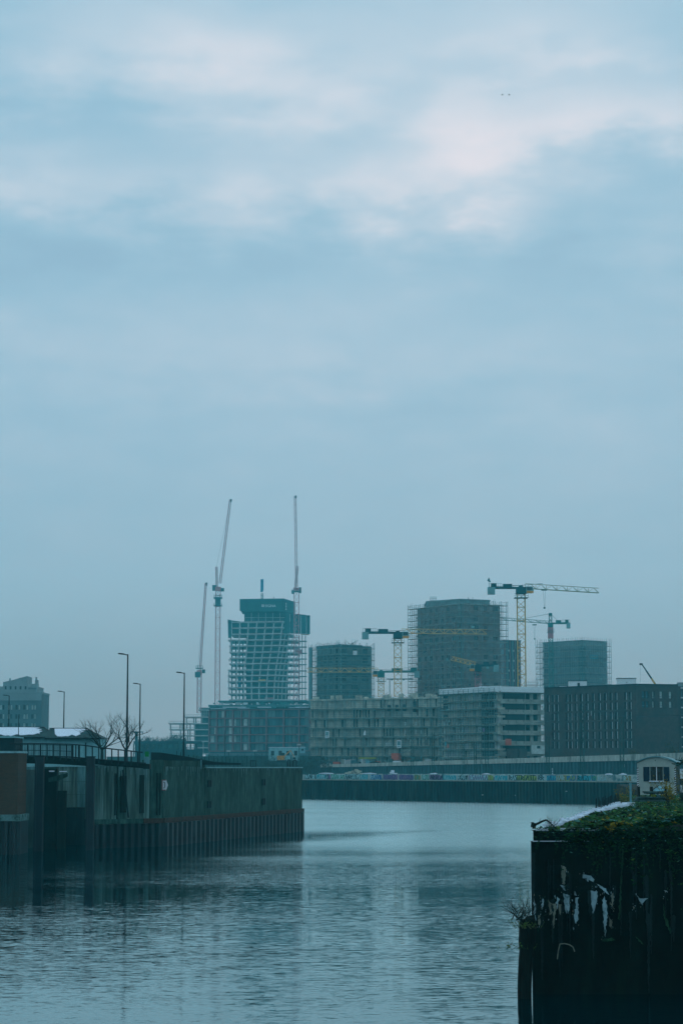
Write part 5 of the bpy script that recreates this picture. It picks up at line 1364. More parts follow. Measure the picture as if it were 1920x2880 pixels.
# ------------------------------------------------------------------ scaffolded towers
def clad_tower(label, faces, zt, zb, nf, lev, wall, net, ext, seed, roof=None, group=None, winp=.0, slabm=None):
    """faces: [(pxA, DA, pxB, DB), ...] from left to right"""
    o0, rz0, L0 = face(*faces[0]); t = thing('scaffolded_tower', label, 'tower', o0, rz0, 'tower blocks wrapped in scaffolding')
    rnd = random.Random(seed); inv = Matrix.Rotation(-rz0, 4, 'Z')
    for i, fc in enumerate(faces):
        o, rz, L = face(*fc); loc = inv @ (Vector(o) - Vector(o0)); ang = rz - rz0
        fr = bpy.data.objects.new('facade', None); COL.objects.link(fr); fr.parent = t; fr.location = loc; fr.rotation_euler = (0, 0, ang)
        MB().span((.05, .3, zb), (L - .05, 14, zt)).build('wall', wall, fr)
        h = (zt - zb)/nf
        for k in range(1, nf + 1): ibox('slab_edge', slabm or M['conc_dk'], fr, (L/2, .2, zb + h*k - .2), (L, .5, .4))
        nb = max(3, int(L/3.2))
        for k in range(nf):
            for q in range(nb):
                if rnd.random() < .8: ibox('opening_shade', M['opening'], fr, (L*(q+.5)/nb, .29, zb + h*(k + .48)), (L/nb*rnd.uniform(.35, .6), .06, h*.55))  # dark plates on the solid wall paint the shade of openings
        scaffold(fr, L, zb, zt, lev, -1.3, (ext[0] if i == 0 else .6, ext[1] if i == len(faces)-1 else .6), 2.4, M['conc_shade'], net, 1.0, .07)
    return t
T3 = clad_tower('big brownish tower wrapped in scaffolding, tallest of the blocks', [(1172, 712, 1300, 690), (1300, 690, 1410, 697)], Z(1697, 690), 6.5, 17, 2.0, M['tower_wall'], M['net_brown'], (2.4, 1.7), 31, slabm=M['conc_shade'])
zt = Z(1697, 690)
rb = thing('roof_storey', 'set-back flat roof storey on the big brownish tower', 'roof storey', (X(1290, 700), 700, zt))
gx = lambda px: X(px, 700, 1690) - X(1290, 700)
MB().slab([(gx(1203), 10), (gx(1292), 0), (gx(1379), 5), (gx(1379), 22), (gx(1203), 26)], 0, 1.9).build('wall', M['tower_wall_b'], rb)
MB().slab([(gx(1201), 10), (gx(1292), -.3), (gx(1381), 5), (gx(1381), 22.3), (gx(1201), 26.3)], 1.9, 2.3).build('roof_edge', M['hotel'], rb)
for px in (1318, 1331): MB().tube((gx(px), 5, 2.3), (gx(px), 5, 3.2), .1, n=4).build('vent', M['scaf'], rb)
mb = MB()
for i in range(5): mb.tube((gx(1213 + i*4), 9, 0), (gx(1213 + i*4), 9, 3.6), .06, n=3)
for z_ in (2.4, 3.0, 3.6): mb.tube((gx(1211), 9, z_), (gx(1231), 9, z_), .06, n=3)
mb.build('roof_rail', M['scaf'], rb)
# house number and bits hanging on the scaffold
o0, rz0, L0 = face(1300, 690, 1410, 697)
fr = [c for c in T3.children if c.name.startswith('facade')]
me = text_mesh('59', 1.1, M['white'], .04); o = obj('number_sign', me, fr[1], ((1338 - 1300)/110*L0, -2.1, Z(1929, 690))); o.rotation_euler = (R(90), 0, 0)
for px, py, w, h in ((1274, 1854, 6, 8), (1322, 1765, 11, 7), (1351, 1876, 3, 8), (1362, 1877, 9, 8)):
    f_ = fr[0] if px < 1300 else fr[1]; u = (px - 1172)/128*face(1172, 712, 1300, 690)[2] if px < 1300 else (px - 1300)/110*L0
    ibox('loose_sheet', M['cwt'], f_, (u, -2.15, Z(py, 692)), (w*.115, .05, h*.115))

T2 = clad_tower('teal tower wrapped in scaffolding right of the tall concrete tower', [(888, 760, 953, 748), (953, 748, 1042, 752)], Z(1817, 750), 6.5, 13, 2.05, M['tower_wall_b'], M['net_teal'], (2.0, .8), 32)
fr = [c for c in T2.children if c.name.startswith('facade')]
L_ = face(888, 760, 953, 748)[2]
ibox('hoist_shaft', M['pipe'], fr[0], (-.6, -1.9, (6.5 + Z(1817, 750))/2), (1.3, .5, Z(1817, 750) - 6.5)); 
for i in range(26): ibox('light_strip', M['cwt'], fr[1], (.05, -2.0, 8 + i*1.62), (.3, .06, .8 if i % 3 else .5))
for f_, u, py, w, h in ((fr[0], (902 - 888)/65*L_, 1840, 6, 12), (fr[1], 5.2, 1836, 12, 12)): ibox('poster', M['white'], f_, (u, -2.05, Z(py, 748)), (w*.125, .06, h*.125))
MB().span((0, 0, Z(1817, 750)), (L_, 10, Z(1817, 750) + .5)).build('roof_parapet', M['conc_dk'], fr[0])
mb = MB(); rnd = random.Random(2)
for i in range(40): x = rnd.uniform(-1, 20); mb.tube((x, rnd.uniform(0,6), Z(1817, 750)), (x, rnd.uniform(0,6), Z(1817, 750) + rnd.uniform(.6, 2.4)), .05, n=3)
mb.build('rebar_stubs', M['scaf'], fr[0], kind='stuff')

T4 = clad_tower('pale hazy tower wrapped in scaffolding behind the clinker block', [(1528, 836, 1640, 820), (1640, 820, 1703, 828)], Z(1801, 822), 6.5, 15, 2.1, M['tower_wall_b'], M['net_grey'], (1.9, 1.9), 33)
fr = [c for c in T4.children if c.name.startswith('facade')]
L_ = face(1640, 820, 1703, 828)[2]; s = 820/F
for b in ((0, 6.2, 26*s, .45), (0, -.8, 26*s, .45)): pass
cx, cz = (1662 - 1640)/63*L_, Z(1847, 820)
for dx, dz, w, h in ((0, .62, 4.2, .22), (0, -.62, 4.2, .22), (-2.05, 0, .22, 1.05), (2.05, 0, .22, 1.05)): ibox('banner_frame', M['cyan'], fr[1], (cx + dx, -2.1, cz + dz), (w, .06, h))
for i in range(5): ibox('banner_letter', M['cwt'], fr[1], (cx - 1.3 + i*.65, -2.12, cz), (.32, .05, .6 if i % 2 else .7))
# slim glass tower beside the yellow crane
GT = 770.0; o_, rz, L = face(1420, GT, 1468, GT + 3)
gt = thing('slim_glass_tower', 'slim tower with vertical red and teal strips behind the yellow crane', 'tower', o_, rz)
zt = Z(1802, GT); MB().span((0, .3, 6.5), (L, 14, zt)).build('body', M['grid_glass'], gt)
for i, m in enumerate(('pink', 'grid_panel', 'pink', 'tower_wall_b', 'pink', 'grid_panel', 'pink')): ibox('facade_strip', M[m], gt, (L*(i + .35)/7, .1, (6.5 + zt)/2), (L/7*.42, .5, zt - 6.5))
for i in range(7): 
    for j in range(3): ibox('spandrel', M['glass_pale'], gt, (L*(j*2 + 1.9)/7, .2, zt - 3.5 - i*3.6), (L/7*.5, .3, .7))
ibox('roof_edge', M['conc_dk'], gt, (L/2, 7, zt + .15), (L + .2, 14, .3))
# ------------------------------------------------------------------ old pier in the right foreground
from mathutils import noise as mnoise
DP = 58.0
ZP = Z(2337, DP)
PX0 = X(1490, DP)
E1 = V2(X(1735, 102), 102)
land_pts = [(PX0 + .25, DP + .3), (24, DP + .3), (60, 70), (60, 240), (30, 235), (X(1800, 165), 165), (X(1775, 131), 131), tuple(E1 + V2(.2, 0))]
struct(MB().slab(land_pts[::1], -1, ZP - .12).build('pier_ground', M['earth']))
pr = thing('old_pier', 'black overgrown old pier wall in the right foreground', 'pier', (PX0, DP, 0))
def rough_face(a, b, z0, z1, nu, nz_, amp, m, name, thick=.5, seed=0):
    """a weathered wall face from plan point a to b, uneven, with a top and back"""
    d = b - a; L = d.length; d = d.normalized(); n = V2(d.y, -d.x); mb = MB()
    for j in range(nz_ + 1):
        for i in range(nu + 1):
            u, z = L*i/nu, z0 + (z1 - z0)*j/nz_
            o = amp*(mnoise.noise(Vector((u*.9 + seed, z*.9, 3))) + .5*mnoise.noise(Vector((u*3 + seed, z*3, 7))))
            if i in (0, nu): o = 0
            p = a + d*u + n*o; mb.v.append((p.x - PX0, p.y - DP, z))
    w = nu + 1
    mb.f = [(j*w + i, j*w + i + 1, (j+1)*w + i + 1, (j+1)*w + i) for j in range(nz_) for i in range(nu)]
    k = len(mb.v)
    for i in range(nu + 1):
        p = a + d*(L*i/nu) - n*thick; mb.v.append((p.x - PX0, p.y - DP, z1))
    mb.f += [(nz_*w + i, nz_*w + i + 1, k + i + 1, k + i) for i in range(nu)]
    return mb.build(name, m, pr)
A0 = V2(PX0, DP)
zl = Z(2367, DP)
rough_face(A0, V2(24, DP), -1, zl, 90, 40, .06, M['pier'], 'wall_face')
rough_face(A0 + V2(.07, .10), V2(24, DP + .10), zl, ZP, 90, 8, .04, M['pier'], 'upper_course', 1.0, 5)
rough_face(E1, A0 + V2(0, .02), -1, zl, 60, 20, .05, M['pier'], 'side_face', .5, 9)
rough_face(E1 + V2(.1, .02), A0 + V2(.08, .12), zl, ZP, 60, 6, .03, M['pier'], 'side_course', .8, 12)
q5 = lambda x, y: (1380 + x*.3444, 2350 + y*.3444)
def patch(pts, m, name='plaster_patch', out=.10, seed=1, jit=2.0):
    rnd = random.Random(seed); o = []
    for (x0, y0), (x1, y1) in zip(pts, pts[1:] + pts[:1]):
        n = max(1, int(math.hypot(x1-x0, y1-y0)/14))
        for i in range(n):
            f = i/n; px, py = q5(x0 + (x1-x0)*f, y0 + (y1-y0)*f); px += rnd.uniform(-jit, jit); py += rnd.uniform(-jit, jit)
            q = P(px, py, DP - out); o.append((q.x - PX0, q.z))
    return MB().prism(o[::-1], -out, -out + .06).build(name, m, pr)
PT = [([(592,470),(640,490),(642,560),(634,640),(622,600),(612,642),(598,560)], 'peel'), ([(812,450),(870,460),(862,540),(835,640),(820,560)], 'peel'),
      ([(912,520),(925,490),(950,580),(945,700),(930,830),(917,700)], 'peel'), ([(690,510),(712,505),(710,690),(688,725),(676,650),(690,580)], 'peel'),
      ([(512,560),(535,545),(526,660),(513,762),(503,700)], 'peel_tan'), ([(750,318),(800,325),(848,362),(835,376),(800,362),(792,380),(780,350),(745,345)], 'peel'),
      ([(1185,485),(1215,510),(1278,518),(1245,540),(1230,562),(1212,530)], 'peel'), ([(576,240),(606,262),(612,330),(598,405),(580,398)], 'peel_tan'),
      ([(384,645),(402,650),(398,742),(386,735)], 'peel_tan'), ([(347,515),(366,560),(366,690),(352,700)], 'peel'), ([(415,520),(427,520),(425,600),(416,600)], 'peel'),
      ([(470,520),(492,550),(500,640),(482,650),(472,590)], 'peel_tan'), ([(552,560),(570,565),(568,655),(555,640)], 'peel_tan'), ([(870,395),(935,438),(965,488),(930,458),(890,432)], 'peel'),
      ([(982,480),(1000,472),(996,600),(984,560)], 'peel_tan'), ([(958,650),(972,680),(985,690),(988,735),(978,765),(965,720)], 'peel_tan'), ([(565,400),(600,415),(612,455),(590,450)], 'peel'), ([(680,455),(690,460),(700,490),(684,485)], 'peel'),
      ([(535,505),(556,520),(548,560),(540,600),(533,550)], 'peel'), ([(1415,448),(1440,455),(1425,465)], 'peel'), ([(1160,575),(1170,580),(1166,605)], 'peel_tan')]
for i, (p_, m_) in enumerate(PT): patch(p_, M[m_], seed=60 + i)
for i, (p_, m_) in enumerate([([(1072,110),(1082,112),(1072,300),(1062,420),(1058,600),(1046,690),(1040,680),(1054,420)], 'moss'), ([(1408,560),(1416,640),(1440,700),(1470,790),(1462,800),(1430,730),(1408,660)], 'moss'), ([(1180,825),(1215,850),(1245,890),(1210,865)], 'moss'), ([(900,862),(930,846),(960,850),(985,838),(1010,852),(980,858),(950,868),(925,862)], 'moss')]):
    patch(p_, M[m_], 'moss_streak', .09, 90 + i)
rt = [q5(540,1010), q5(548,940), q5(562,885), q5(600,882), q5(640,892), q5(668,910), q5(682,948)]
for (x0, y0), (x1, y1) in zip(rt, rt[1:]): MB().tube(P(x0, y0, DP - .12) - Vector((PX0, DP, 0)), P(x1, y1, DP - .12) - Vector((PX0, DP, 0)), .016, n=5).build('root', M['peel_tan'], pr)
# crumbs of render left around the bigger patches
rnd = random.Random(44)
for m_ in ('peel', 'peel_tan', 'moss'):
    mb = MB()
    for i in range(60):
        p_ = rnd.choice(PT)[0]; x0, y0 = rnd.choice(p_); px, py = q5(x0 + rnd.gauss(0, 12), y0 + rnd.gauss(0, 26)); q = P(px, py, DP - .085); s_ = rnd.uniform(.005, .018)
        if q.z > zl - .1: continue
        k = 5; o_ = [(q.x - PX0 + s_*rnd.uniform(.4, 1)*math.cos(6.283*j/k), q.z + s_*rnd.uniform(.8, 2.6)*math.sin(6.283*j/k)) for j in range(k)]
        mb.prism(o_[::-1], -.085, -.05)
    mb.build('render_crumbs', M[m_], pr, kind='stuff')
# long dark wash stains down the face
for i in range(34):
    x0, y0 = rnd.uniform(340, 1560), rnd.uniform(70, 700); w_, L_ = rnd.uniform(4, 18), rnd.uniform(160, 700)
    patch([(x0 - w_, y0), (x0, y0 - 10), (x0 + w_, y0), (x0 + w_*.7, y0 + L_*.5), (x0 + w_*.2, y0 + L_), (x0 - w_*.3, y0 + L_*.8)], M['wash'], 'wash_stain', .075, 300 + i, 1.6)
# trailing stems on the face
mb = MB(); lf = MB()
for i in range(46):
    x = rnd.uniform(PX0 + .3, X(1930, DP)); z = ZP - .02; y = DP - .1; L_ = rnd.uniform(.3, 1.5)*(.5 + .5*min(1, (x - PX0)/3)); n = 7; p = Vector((x - PX0, y - DP, z)); w_ = rnd.uniform(-.06, .06)
    for j in range(n):
        q = p + Vector((w_*rnd.uniform(0, 1) + rnd.uniform(-.03,.03), rnd.uniform(-.02, .02), -L_/n)); q.y = min(-.08, q.y); mb.tube(p, q, .008, .006, 3); p = q
        for k in range(2):
            u = Vector((rnd.uniform(-1,1), rnd.uniform(-.6,.2), rnd.uniform(-1,.3))).normalized()*rnd.uniform(.025,.055); w = u.cross(Vector((.1,-1,.4))).normalized()*.028; lf.quad(q - u*.2, q + u*.5 + w, q + u*1.4, q + u*.5 - w)
tv = thing('trailing_brambles', 'thin bramble strands trailing down the black pier wall', 'brambles', (PX0, DP, 0))
mb.build('stems', M['stem'], tv); lf.build('foliage', M['leaf_a'], tv)
# snow along the edges
def snow_run(a, b, z, w, seed, name='snow_strip', h=.05, gap=.25):
    rnd = random.Random(seed); d = b - a; L = d.length; d = d.normalized(); n = V2(-d.y, d.x); u = 0.0
    while u < L - .1:
        l = min(L - u, rnd.uniform(.5, 1.4)); k = 6
        o1 = [a + d*(u + l*i/k) + n*rnd.uniform(-.02, .04)*w for i in range(k+1)]; o2 = [a + d*(u + l*i/k) + n*w*rnd.uniform(.3, 1.0)*(.25 if i in (0, k) else 1) for i in range(k+1)]
        pts = [(p.x - PX0, p.y - DP) for p in o1 + o2[::-1]]
        MB().slab(pts, z, z + h*rnd.uniform(.6, 1.4)).build(name, M['snow'], pr); u += l + (rnd.uniform(0, gap) if rnd.random() < .5 else 0)
snow_run(V2(X(1504, DP) , DP + .02), V2(X(1540, DP), DP + .02), ZP, .5, 1, gap=.1); snow_run(V2(X(1573, DP), DP), V2(X(1680, DP), DP), ZP, .35, 2, gap=.8)
snow_run(V2(X(1495, DP), DP - .03), V2(X(1592, DP), DP - .03), zl, .08, 3, h=.03, gap=.2); snow_run(V2(X(1638, DP), DP - .03), V2(X(1652, DP), DP - .03), zl, .08, 4, h=.03)
sd_ = (E1 - A0).normalized()
snow_run(A0 + sd_*3.5 + V2(.1, 0), A0 + sd_*25 + V2(.1, 0), ZP + .02, -.40, 5, h=.04, gap=.9); snow_run(A0 + sd_*25 + V2(.1, 0), E1 + V2(.3, -.5), ZP + .02, -.55, 6, h=.05, gap=1.2)
mb = MB(); rnd = random.Random(52)
for i in range(220):
    f = rnd.random(); p = A0 + (E1 - A0)*(.08 + .9*f) + V2(abs(rnd.gauss(0, .45)), 0); s_ = rnd.uniform(.03, .13); k = 6
    mb.slab([(p.x - PX0 + s_*rnd.uniform(.5, 1)*math.cos(6.283*j/k), p.y - DP + 2.2*s_*rnd.uniform(.5, 1)*math.sin(6.283*j/k)) for j in range(k)], ZP + .02, ZP + .03 + rnd.uniform(.02, .11))
mb.build('snow_clumps', M['snow'], pr, kind='stuff')
for px, py, D in ((1748, 2292, 84), (1766, 2290, 86), (1790, 2312, 74), (1826, 2281, 90)):
    q = P(px, py, D); rnd = random.Random(px); k = 9
    pts = [(q.x - PX0 + .22*rnd.uniform(.5, 1)*math.cos(6.283*i/k), q.y - DP + .5*rnd.uniform(.5, 1)*math.sin(6.283*i/k)) for i in range(k)]
    MB().slab(pts, q.z - .02, q.z + .03).build('snow_strip', M['snow'], pr)

# ------------------------------------------------------------------ brambles over the pier
def leaf_cloud(name, label, gen, n, size, weights, seed):
    rnd = random.Random(seed); vs, fs, mi = [], [], []
    keys = ['leaf_a', 'leaf_b', 'leaf_c', 'leaf_d', 'leaf_e']
    for i in range(n):
        c = gen(rnd)
        if c is None: continue
        s = size*rnd.uniform(.5, 1.3); a = rnd.uniform(0, 6.283); tl = rnd.uniform(-.2, 1.1)
        u = Vector((math.cos(a), math.sin(a), rnd.uniform(-.5, .5))).normalized(); w = u.cross(Vector((rnd.uniform(-.6,.6), -tl, 1))).normalized()
        o = len(vs); up = u.cross(w)*s*.18
        vs += [tuple(c - u*s), tuple(c - u*s*.1 + w*s*.55 + up), tuple(c + u*s), tuple(c - u*s*.1 - w*s*.55 + up)]
        fs += [(o, o+1, o+2), (o, o+2, o+3)]; k = rnd.choices(range(5), weights)[0]; mi += [k, k]
    me = bpy.data.meshes.new(name); me.from_pydata(vs, [], fs)
    for k in keys: me.materials.append(M[k])
    me.polygons.foreach_set('material_index', mi); me.update()
    ob = obj(name, me); ob['kind'] = 'stuff'; ob['label'] = label
    return ob
def side_x(y): return A0.x + (E1.x - A0.x)*(y - DP)/(E1.y - DP)
def mound(x, y):
    b = (.10 + .26*max(0, mnoise.noise(Vector((x*.5, y*.25, 1))) + .35) + .12*mnoise.noise(Vector((x*1.7, y*1.2, 4)))) * min(1, max(.15, (102 - y)/38))
    e = min(1, max(0, (x - side_x(y) - .35)/1.2))
    return max(0, b*e + .20*min(1, max(0, (x - 8.2)/1.6))*e*min(1, max(0, (84 - y)/20)))
def gen_top(rnd):
    y = DP + .1 + 48*rnd.random()**1.7; xr = X(1945, y); x0 = side_x(y) + .25 + .5*rnd.random()
    if y < 62: x0 += .8 if rnd.random() < .8 else .2
    if x0 > xr: return None
    x = rnd.uniform(x0, xr); return Vector((x, y, ZP + mound(x, y)*rnd.uniform(.55, 1.12)))
leaf_cloud('bramble_cover', 'low dark green brambles with ochre leaves covering the pier top', gen_top, 26000, .11, (48, 36, 8, 3, 5), 5)
def gen_front(rnd):
    x = rnd.uniform(PX0 + .1, X(1945, DP)); f = (x - PX0)/4.5; cl_ = mnoise.noise(Vector((x*1.6, 2, 0)))
    dp_ = abs(rnd.gauss(0, .20 + .30*min(1, f) + .3*max(0, cl_)))
    if dp_ > .25 and cl_ < -.12 and rnd.random() < .7: return None
    if x < PX0 + .9 and rnd.random() < .75: return None
    return Vector((x, DP - rnd.uniform(.03, .22), ZP + .12 - dp_))
leaf_cloud('hanging_brambles', 'dark hanging brambles over the top of the pier wall', gen_front, 2600, .058, (78, 16, 2.5, 1, 2), 6)
def gen_back(rnd):
    y = rnd.uniform(103, 134); x = rnd.uniform(X(1738 if y > 112 else 1752, y), X(1945, y)); return Vector((x, y, ZP - .1 + rnd.uniform(0, .10) + .10*max(0, mnoise.noise(Vector((x*.6, y*.5, 2))))))
leaf_cloud('rough_scrub', 'dark scrub between the pier and the white wagon', gen_back, 6000, .10, (40, 34, 12, 8, 6), 7)
def stems(name, label, cat, px, D, z0, n, h, spread, seed, m, leaves=None, r=.012, group=None, branchy=2):
    rnd = random.Random(seed); t = thing(name, label, cat, (X(px, D), D, z0), 0, group); mb = MB(); lf = MB()
    def go(p, d, L, r_, dep):
        q = p
        for i in range(3):
            d = (d + Vector((rnd.uniform(-.25,.25), rnd.uniform(-.25,.25), rnd.uniform(-.15,.15)))).normalized(); e = q + d*(L/3); mb.tube(q, e, r_, r_*.8, 3); q = e; r_ *= .8
            if dep and rnd.random() < .8: go(q, (d + Vector((rnd.uniform(-1,1), rnd.uniform(-1,1), rnd.uniform(-.3,.6)))).normalized(), L*.5, r_*.7, dep-1)
            if leaves and rnd.random() < .5:
                u = Vector((rnd.uniform(-1,1), rnd.uniform(-1,1), rnd.uniform(-.5,.5))).normalized()*leaves; w = u.cross(Vector((.2, -1, .6))).normalized()*leaves*.5; lf.quad(q - u, q + w, q + u, q - w)
    for i in range(n):
        a = rnd.uniform(0, 6.283); go(Vector((rnd.gauss(0, spread*.15), rnd.gauss(0, spread*.15), 0)), Vector((math.cos(a)*spread, math.sin(a)*spread, 1)).normalized(), h*rnd.uniform(.6, 1.1), r, branchy)
    mb.build('stems', m, t)
    if leaves and lf.v: lf.build('foliage', M['leaf_d'] if cat == 'weed' else M['leaf_c'], t)
    return t
stems('weed', 'tall weed with ochre leaves at the right edge below the wagon', 'weed', 1872, 84, ZP + .2, 9, .75, .35, 1, M['stem'], .05, group='weeds on the pier')
stems('weed', 'dry reddish weed before the right corner of the wagon', 'weed', 1878, 100, ZP - .1, 10, .95, .25, 2, M['grass_dry'], .05, group='weeds on the pier')
stems('weed', 'dark leaning weed stems at the right picture edge', 'weed', 1914, 95, ZP + .2, 10, 1.5, .3, 3, M['stem'], .04, group='weeds on the pier')
stems('weed', 'brownish scrub clump left of the pale pole', 'weed', 1748, 104, ZP - .15, 16, .75, .5, 4, M['grass_dry'], .04, group='weeds on the pier')
stems('weed', 'ochre-leaved sprig hanging at the front edge of the pier', 'weed', 1714, DP - .1, ZP - .1, 6, .35, .6, 5, M['stem'], .045, group='weeds on the pier')
stems('dry_grass', 'dry grass tuft beside the fallen branch', 'grass tuft', 1546, DP + 1.2, ZP, 26, .42, .35, 6, M['grass_dry'], None, .006, branchy=0)
# fallen branch on the pier corner
fbn = thing('fallen_branch', 'dark fallen branch with a knobbly end on the pier corner', 'branch', (X(1500, DP + .4), DP + .4, ZP))
s = (DP + .4)/F; g = lambda x, y: Vector(((x - 1500)*s, 0, Z(y, DP + .4) - ZP))
pts = [g(1497, 2321), g(1510, 2316), g(1524, 2309), g(1533, 2306), g(1543, 2313), g(1560, 2330)]
mb = MB()
for i, (p, q) in enumerate(zip(pts, pts[1:])): mb.tube(p, q, .035 - i*.004, .031 - i*.004, 6)
mb.build('limb', M['stem'], fbn)
mb = MB(); rnd = random.Random(3)
for i in range(9): mb.box((g(1497, 2321).x + rnd.uniform(-.05,.05), rnd.uniform(-.05,.05), g(1497, 2321).z + rnd.uniform(-.06,.05)), (.07, .07, .07), rnd.uniform(0, 3))
mb.build('knob', M['stem'], fbn)
MB().tube(g(1512, 2315), g(1518, 2301), .012, .006, 4).tube(g(1555, 2322), g(1571, 2308), .012, .006, 4).build('twig', M['stem'], fbn)
# row of thin rods along the snowy edge
rf_ = thing('rod_fence', 'row of thin dark upright rods along the snowy pier edge', 'fence', (0, 0, ZP))
for i in range(22):
    f = .60 + .40*i/21; p = A0 + (E1 - A0)*f + V2(.06, 0); rnd = random.Random(i)
    MB().tube((p.x, p.y, -.1), (p.x + rnd.uniform(-.03,.03), p.y, rnd.uniform(.34, .52)), .026, .022, 4).build('rod', M['iron'], rf_)

# ------------------------------------------------------------------ rotten timber pile in the water
tp = thing('timber_pile', 'rotten timber pile with plants on top beside the old pier', 'pile', (X(1473, 57), 57, 0))
mb = MB(); zt = Z(2582, 57); n = 12; m_ = 16; rnd = random.Random(8)
for j in range(m_ + 1):
    f = j/m_; z = -1.2 + (zt + 1.2)*f; cx = -.02 + .10*f - .06*math.sin(f*3.1)
    for i in range(n):
        a = 6.283*i/n; r = .185*(1 + .16*mnoise.noise(Vector((math.cos(a)*1.5, math.sin(a)*1.5, z*1.1)))) + (.04 if .8 < f < .95 else 0); 
        mb.v.append((cx + r*math.cos(a), r*math.sin(a), z + (rnd.uniform(-.12, .1) if j == m_ else 0)))
mb.f = [(j*n + i, j*n + (i+1) % n, (j+1)*n + (i+1) % n, (j+1)*n + i) for j in range(m_) for i in range(n)] + [tuple(m_*n + i for i in range(n))]
mb.build('shaft', M['wood_rot'], tp)
for i in range(3): MB().tube((.1 + i*.05, -.17, zt - .9 - i*.1), (.14 + i*.04, -.15, zt - .05), .02, n=4).build('splinter', M['wood_rot'], tp)
stems('twig_bush', 'bare twiggy bush growing from the timber pile', 'bush', 1466, 57, zt - .05, 30, .62, 1.0, 9, M['stem'], None, .012, branchy=3)
stems('pile_grass', 'drooping olive grass on the head of the timber pile', 'grass tuft', 1478, 56.85, zt - .25, 40, .30, 1.2, 10, M['grass_dry'], .03, .006, branchy=0)
stems('pile_fern', 'small fern tuft clinging to the left side of the timber pile', 'fern', 1456, 56.9, Z(2668, 57), 18, .25, 1.5, 11, M['moss'], .035, .006, branchy=0)

# ------------------------------------------------------------------ white wagon
WD = 137.0; ws = WD/F
zw = Z(2243, WD)
wg = thing('showman_wagon', 'cream wagon with curved roof, navy shutters and striped corners', 'wagon', (X(1790, WD), WD, zw), R(-12))
Ww = 104*ws/math.cos(R(12)); ze = (2243 - 2157)*ws; zc = (2243 - 2132)*ws; n = 12
arc = [(Ww*i/n, ze + (zc - ze)*math.sin(math.pi*(.08 + .84*i/n))**.75 - (zc - ze)*math.sin(math.pi*.08)*0) for i in range(n+1)]
kx = lambda px: (px - 1790)/104*Ww
kz = lambda py: (2243 - py)*ws
# end wall with a real window opening: boards around it
MB().prism([(0, 0), (Ww, 0), (Ww, kz(2198)), (0, kz(2198))][::-1], 0, .06).build('end_wall', M['wagon'], wg)
MB().prism([(0, kz(2197.8)), (kx(1824), kz(2197.8)), (kx(1824), kz(2158.3)), (0, kz(2158.3))][::-1], 0, .06).build('end_wall', M['wagon'], wg)
MB().prism([(kx(1861), kz(2197.8)), (Ww, kz(2197.8)), (Ww, kz(2158.3)), (kx(1861), kz(2158.3))][::-1], 0, .06).build('end_wall', M['wagon'], wg)
MB().prism(([(0, kz(2158)), (Ww, kz(2158))] + [(x, z) for x, z in arc[::-1] if z > kz(2158)])[::-1], 0, .06).build('gable', M['wagon'], wg)
mb = MB()
o = len(mb.v)
for y in (-.14, 5.0):
    for x, z in arc: mb.v.append((x*1.06 - Ww*.03, y, z + .02))
    for x, z in arc: mb.v.append((x*1.06 - Ww*.03, y, z + .085))
k = n + 1
for i in range(n): mb.f += [(k+i, k+i+1, 3*k+i+1, 3*k+i), (i+1, i, 2*k+i, 2*k+i+1), (i, i+1, k+i+1, k+i), (2*k+i+1, 2*k+i, 3*k+i, 3*k+i+1)]
mb.f += [(0, k, 3*k, 2*k), (k-1, 3*k-1, 4*k-1, 2*k-1)]
mb.build('roof', M['pipe'], wg)
MB().span((Ww - .06, .07, 0), (Ww, 4.9, ze + .1)).build('side_wall', M['wagon_shade_side'], wg); MB().span((0, .07, 0), (.06, 4.9, ze + .1)).build('side_wall', M['wagon'], wg); MB().span((0, 4.84, 0), (Ww, 4.9, ze + .1)).build('rear_wall', M['wagon'], wg)
wn = ibox('window', M['room'], wg, (kx(1842.5), .07, kz(2178)), (kx(1861) - kx(1824), .02, kz(2158) - kz(2198)))
for px in (1824.8, 1842.5, 1860.2): ibox('window_bar', M['white_b'] if px == 1842.5 else M['wagon'], wg, (kx(px), .03, kz(2178)), (.045, .05, .88))
ibox('sill', M['snow'], wg, (kx(1842.5), -.08, kz(2198)), (kx(1863) - kx(1822), .18, .07))
for a, b in ((1807, 1823.6), (1861.4, 1877)):
    sh = MB().span((kx(a), -.05, kz(2198)), (kx(b), -.005, kz(2158))).build('shutter', M['shutter'], wg)
    for i in range(7): MB().span((kx(a) + .04, -.065, kz(2196) + i*.123), (kx(b) - .04, -.052, kz(2196) + .09 + i*.123)).build('slat', M['shutter'], sh)
for x in (.035, Ww - .035):
    for i in range(13):
        z0 = .05 + i*(ze - .15)/13; h = (ze - .15)/13
        for j, m_ in enumerate(('white_b', 'stripe_dk')):
            a = z0 + h*.5*j; MB().prism([(x - .05, a), (x + .05, a + h*.3), (x + .05, a + h*.8), (x - .05, a + h*.5)][::-1], -.03, -.004).build('stripe', M[m_], wg)
MB().tube((kx(1840), -.01, kz(2140)), (kx(1840), -.06, kz(2140)), .035, n=8).build('vent', M['steel_dark'], wg)
MB().span((.1, .1, -.25), (Ww - .1, 4.8, -.003)).build('chassis', M['iron'], wg)
for x in (.12, Ww - .12):
    for y in (.9, 3.9): MB().tube((x - .08, y, -.28), (x + .08, y, -.28), .33, n=14).build('wheel', M['iron'], wg)
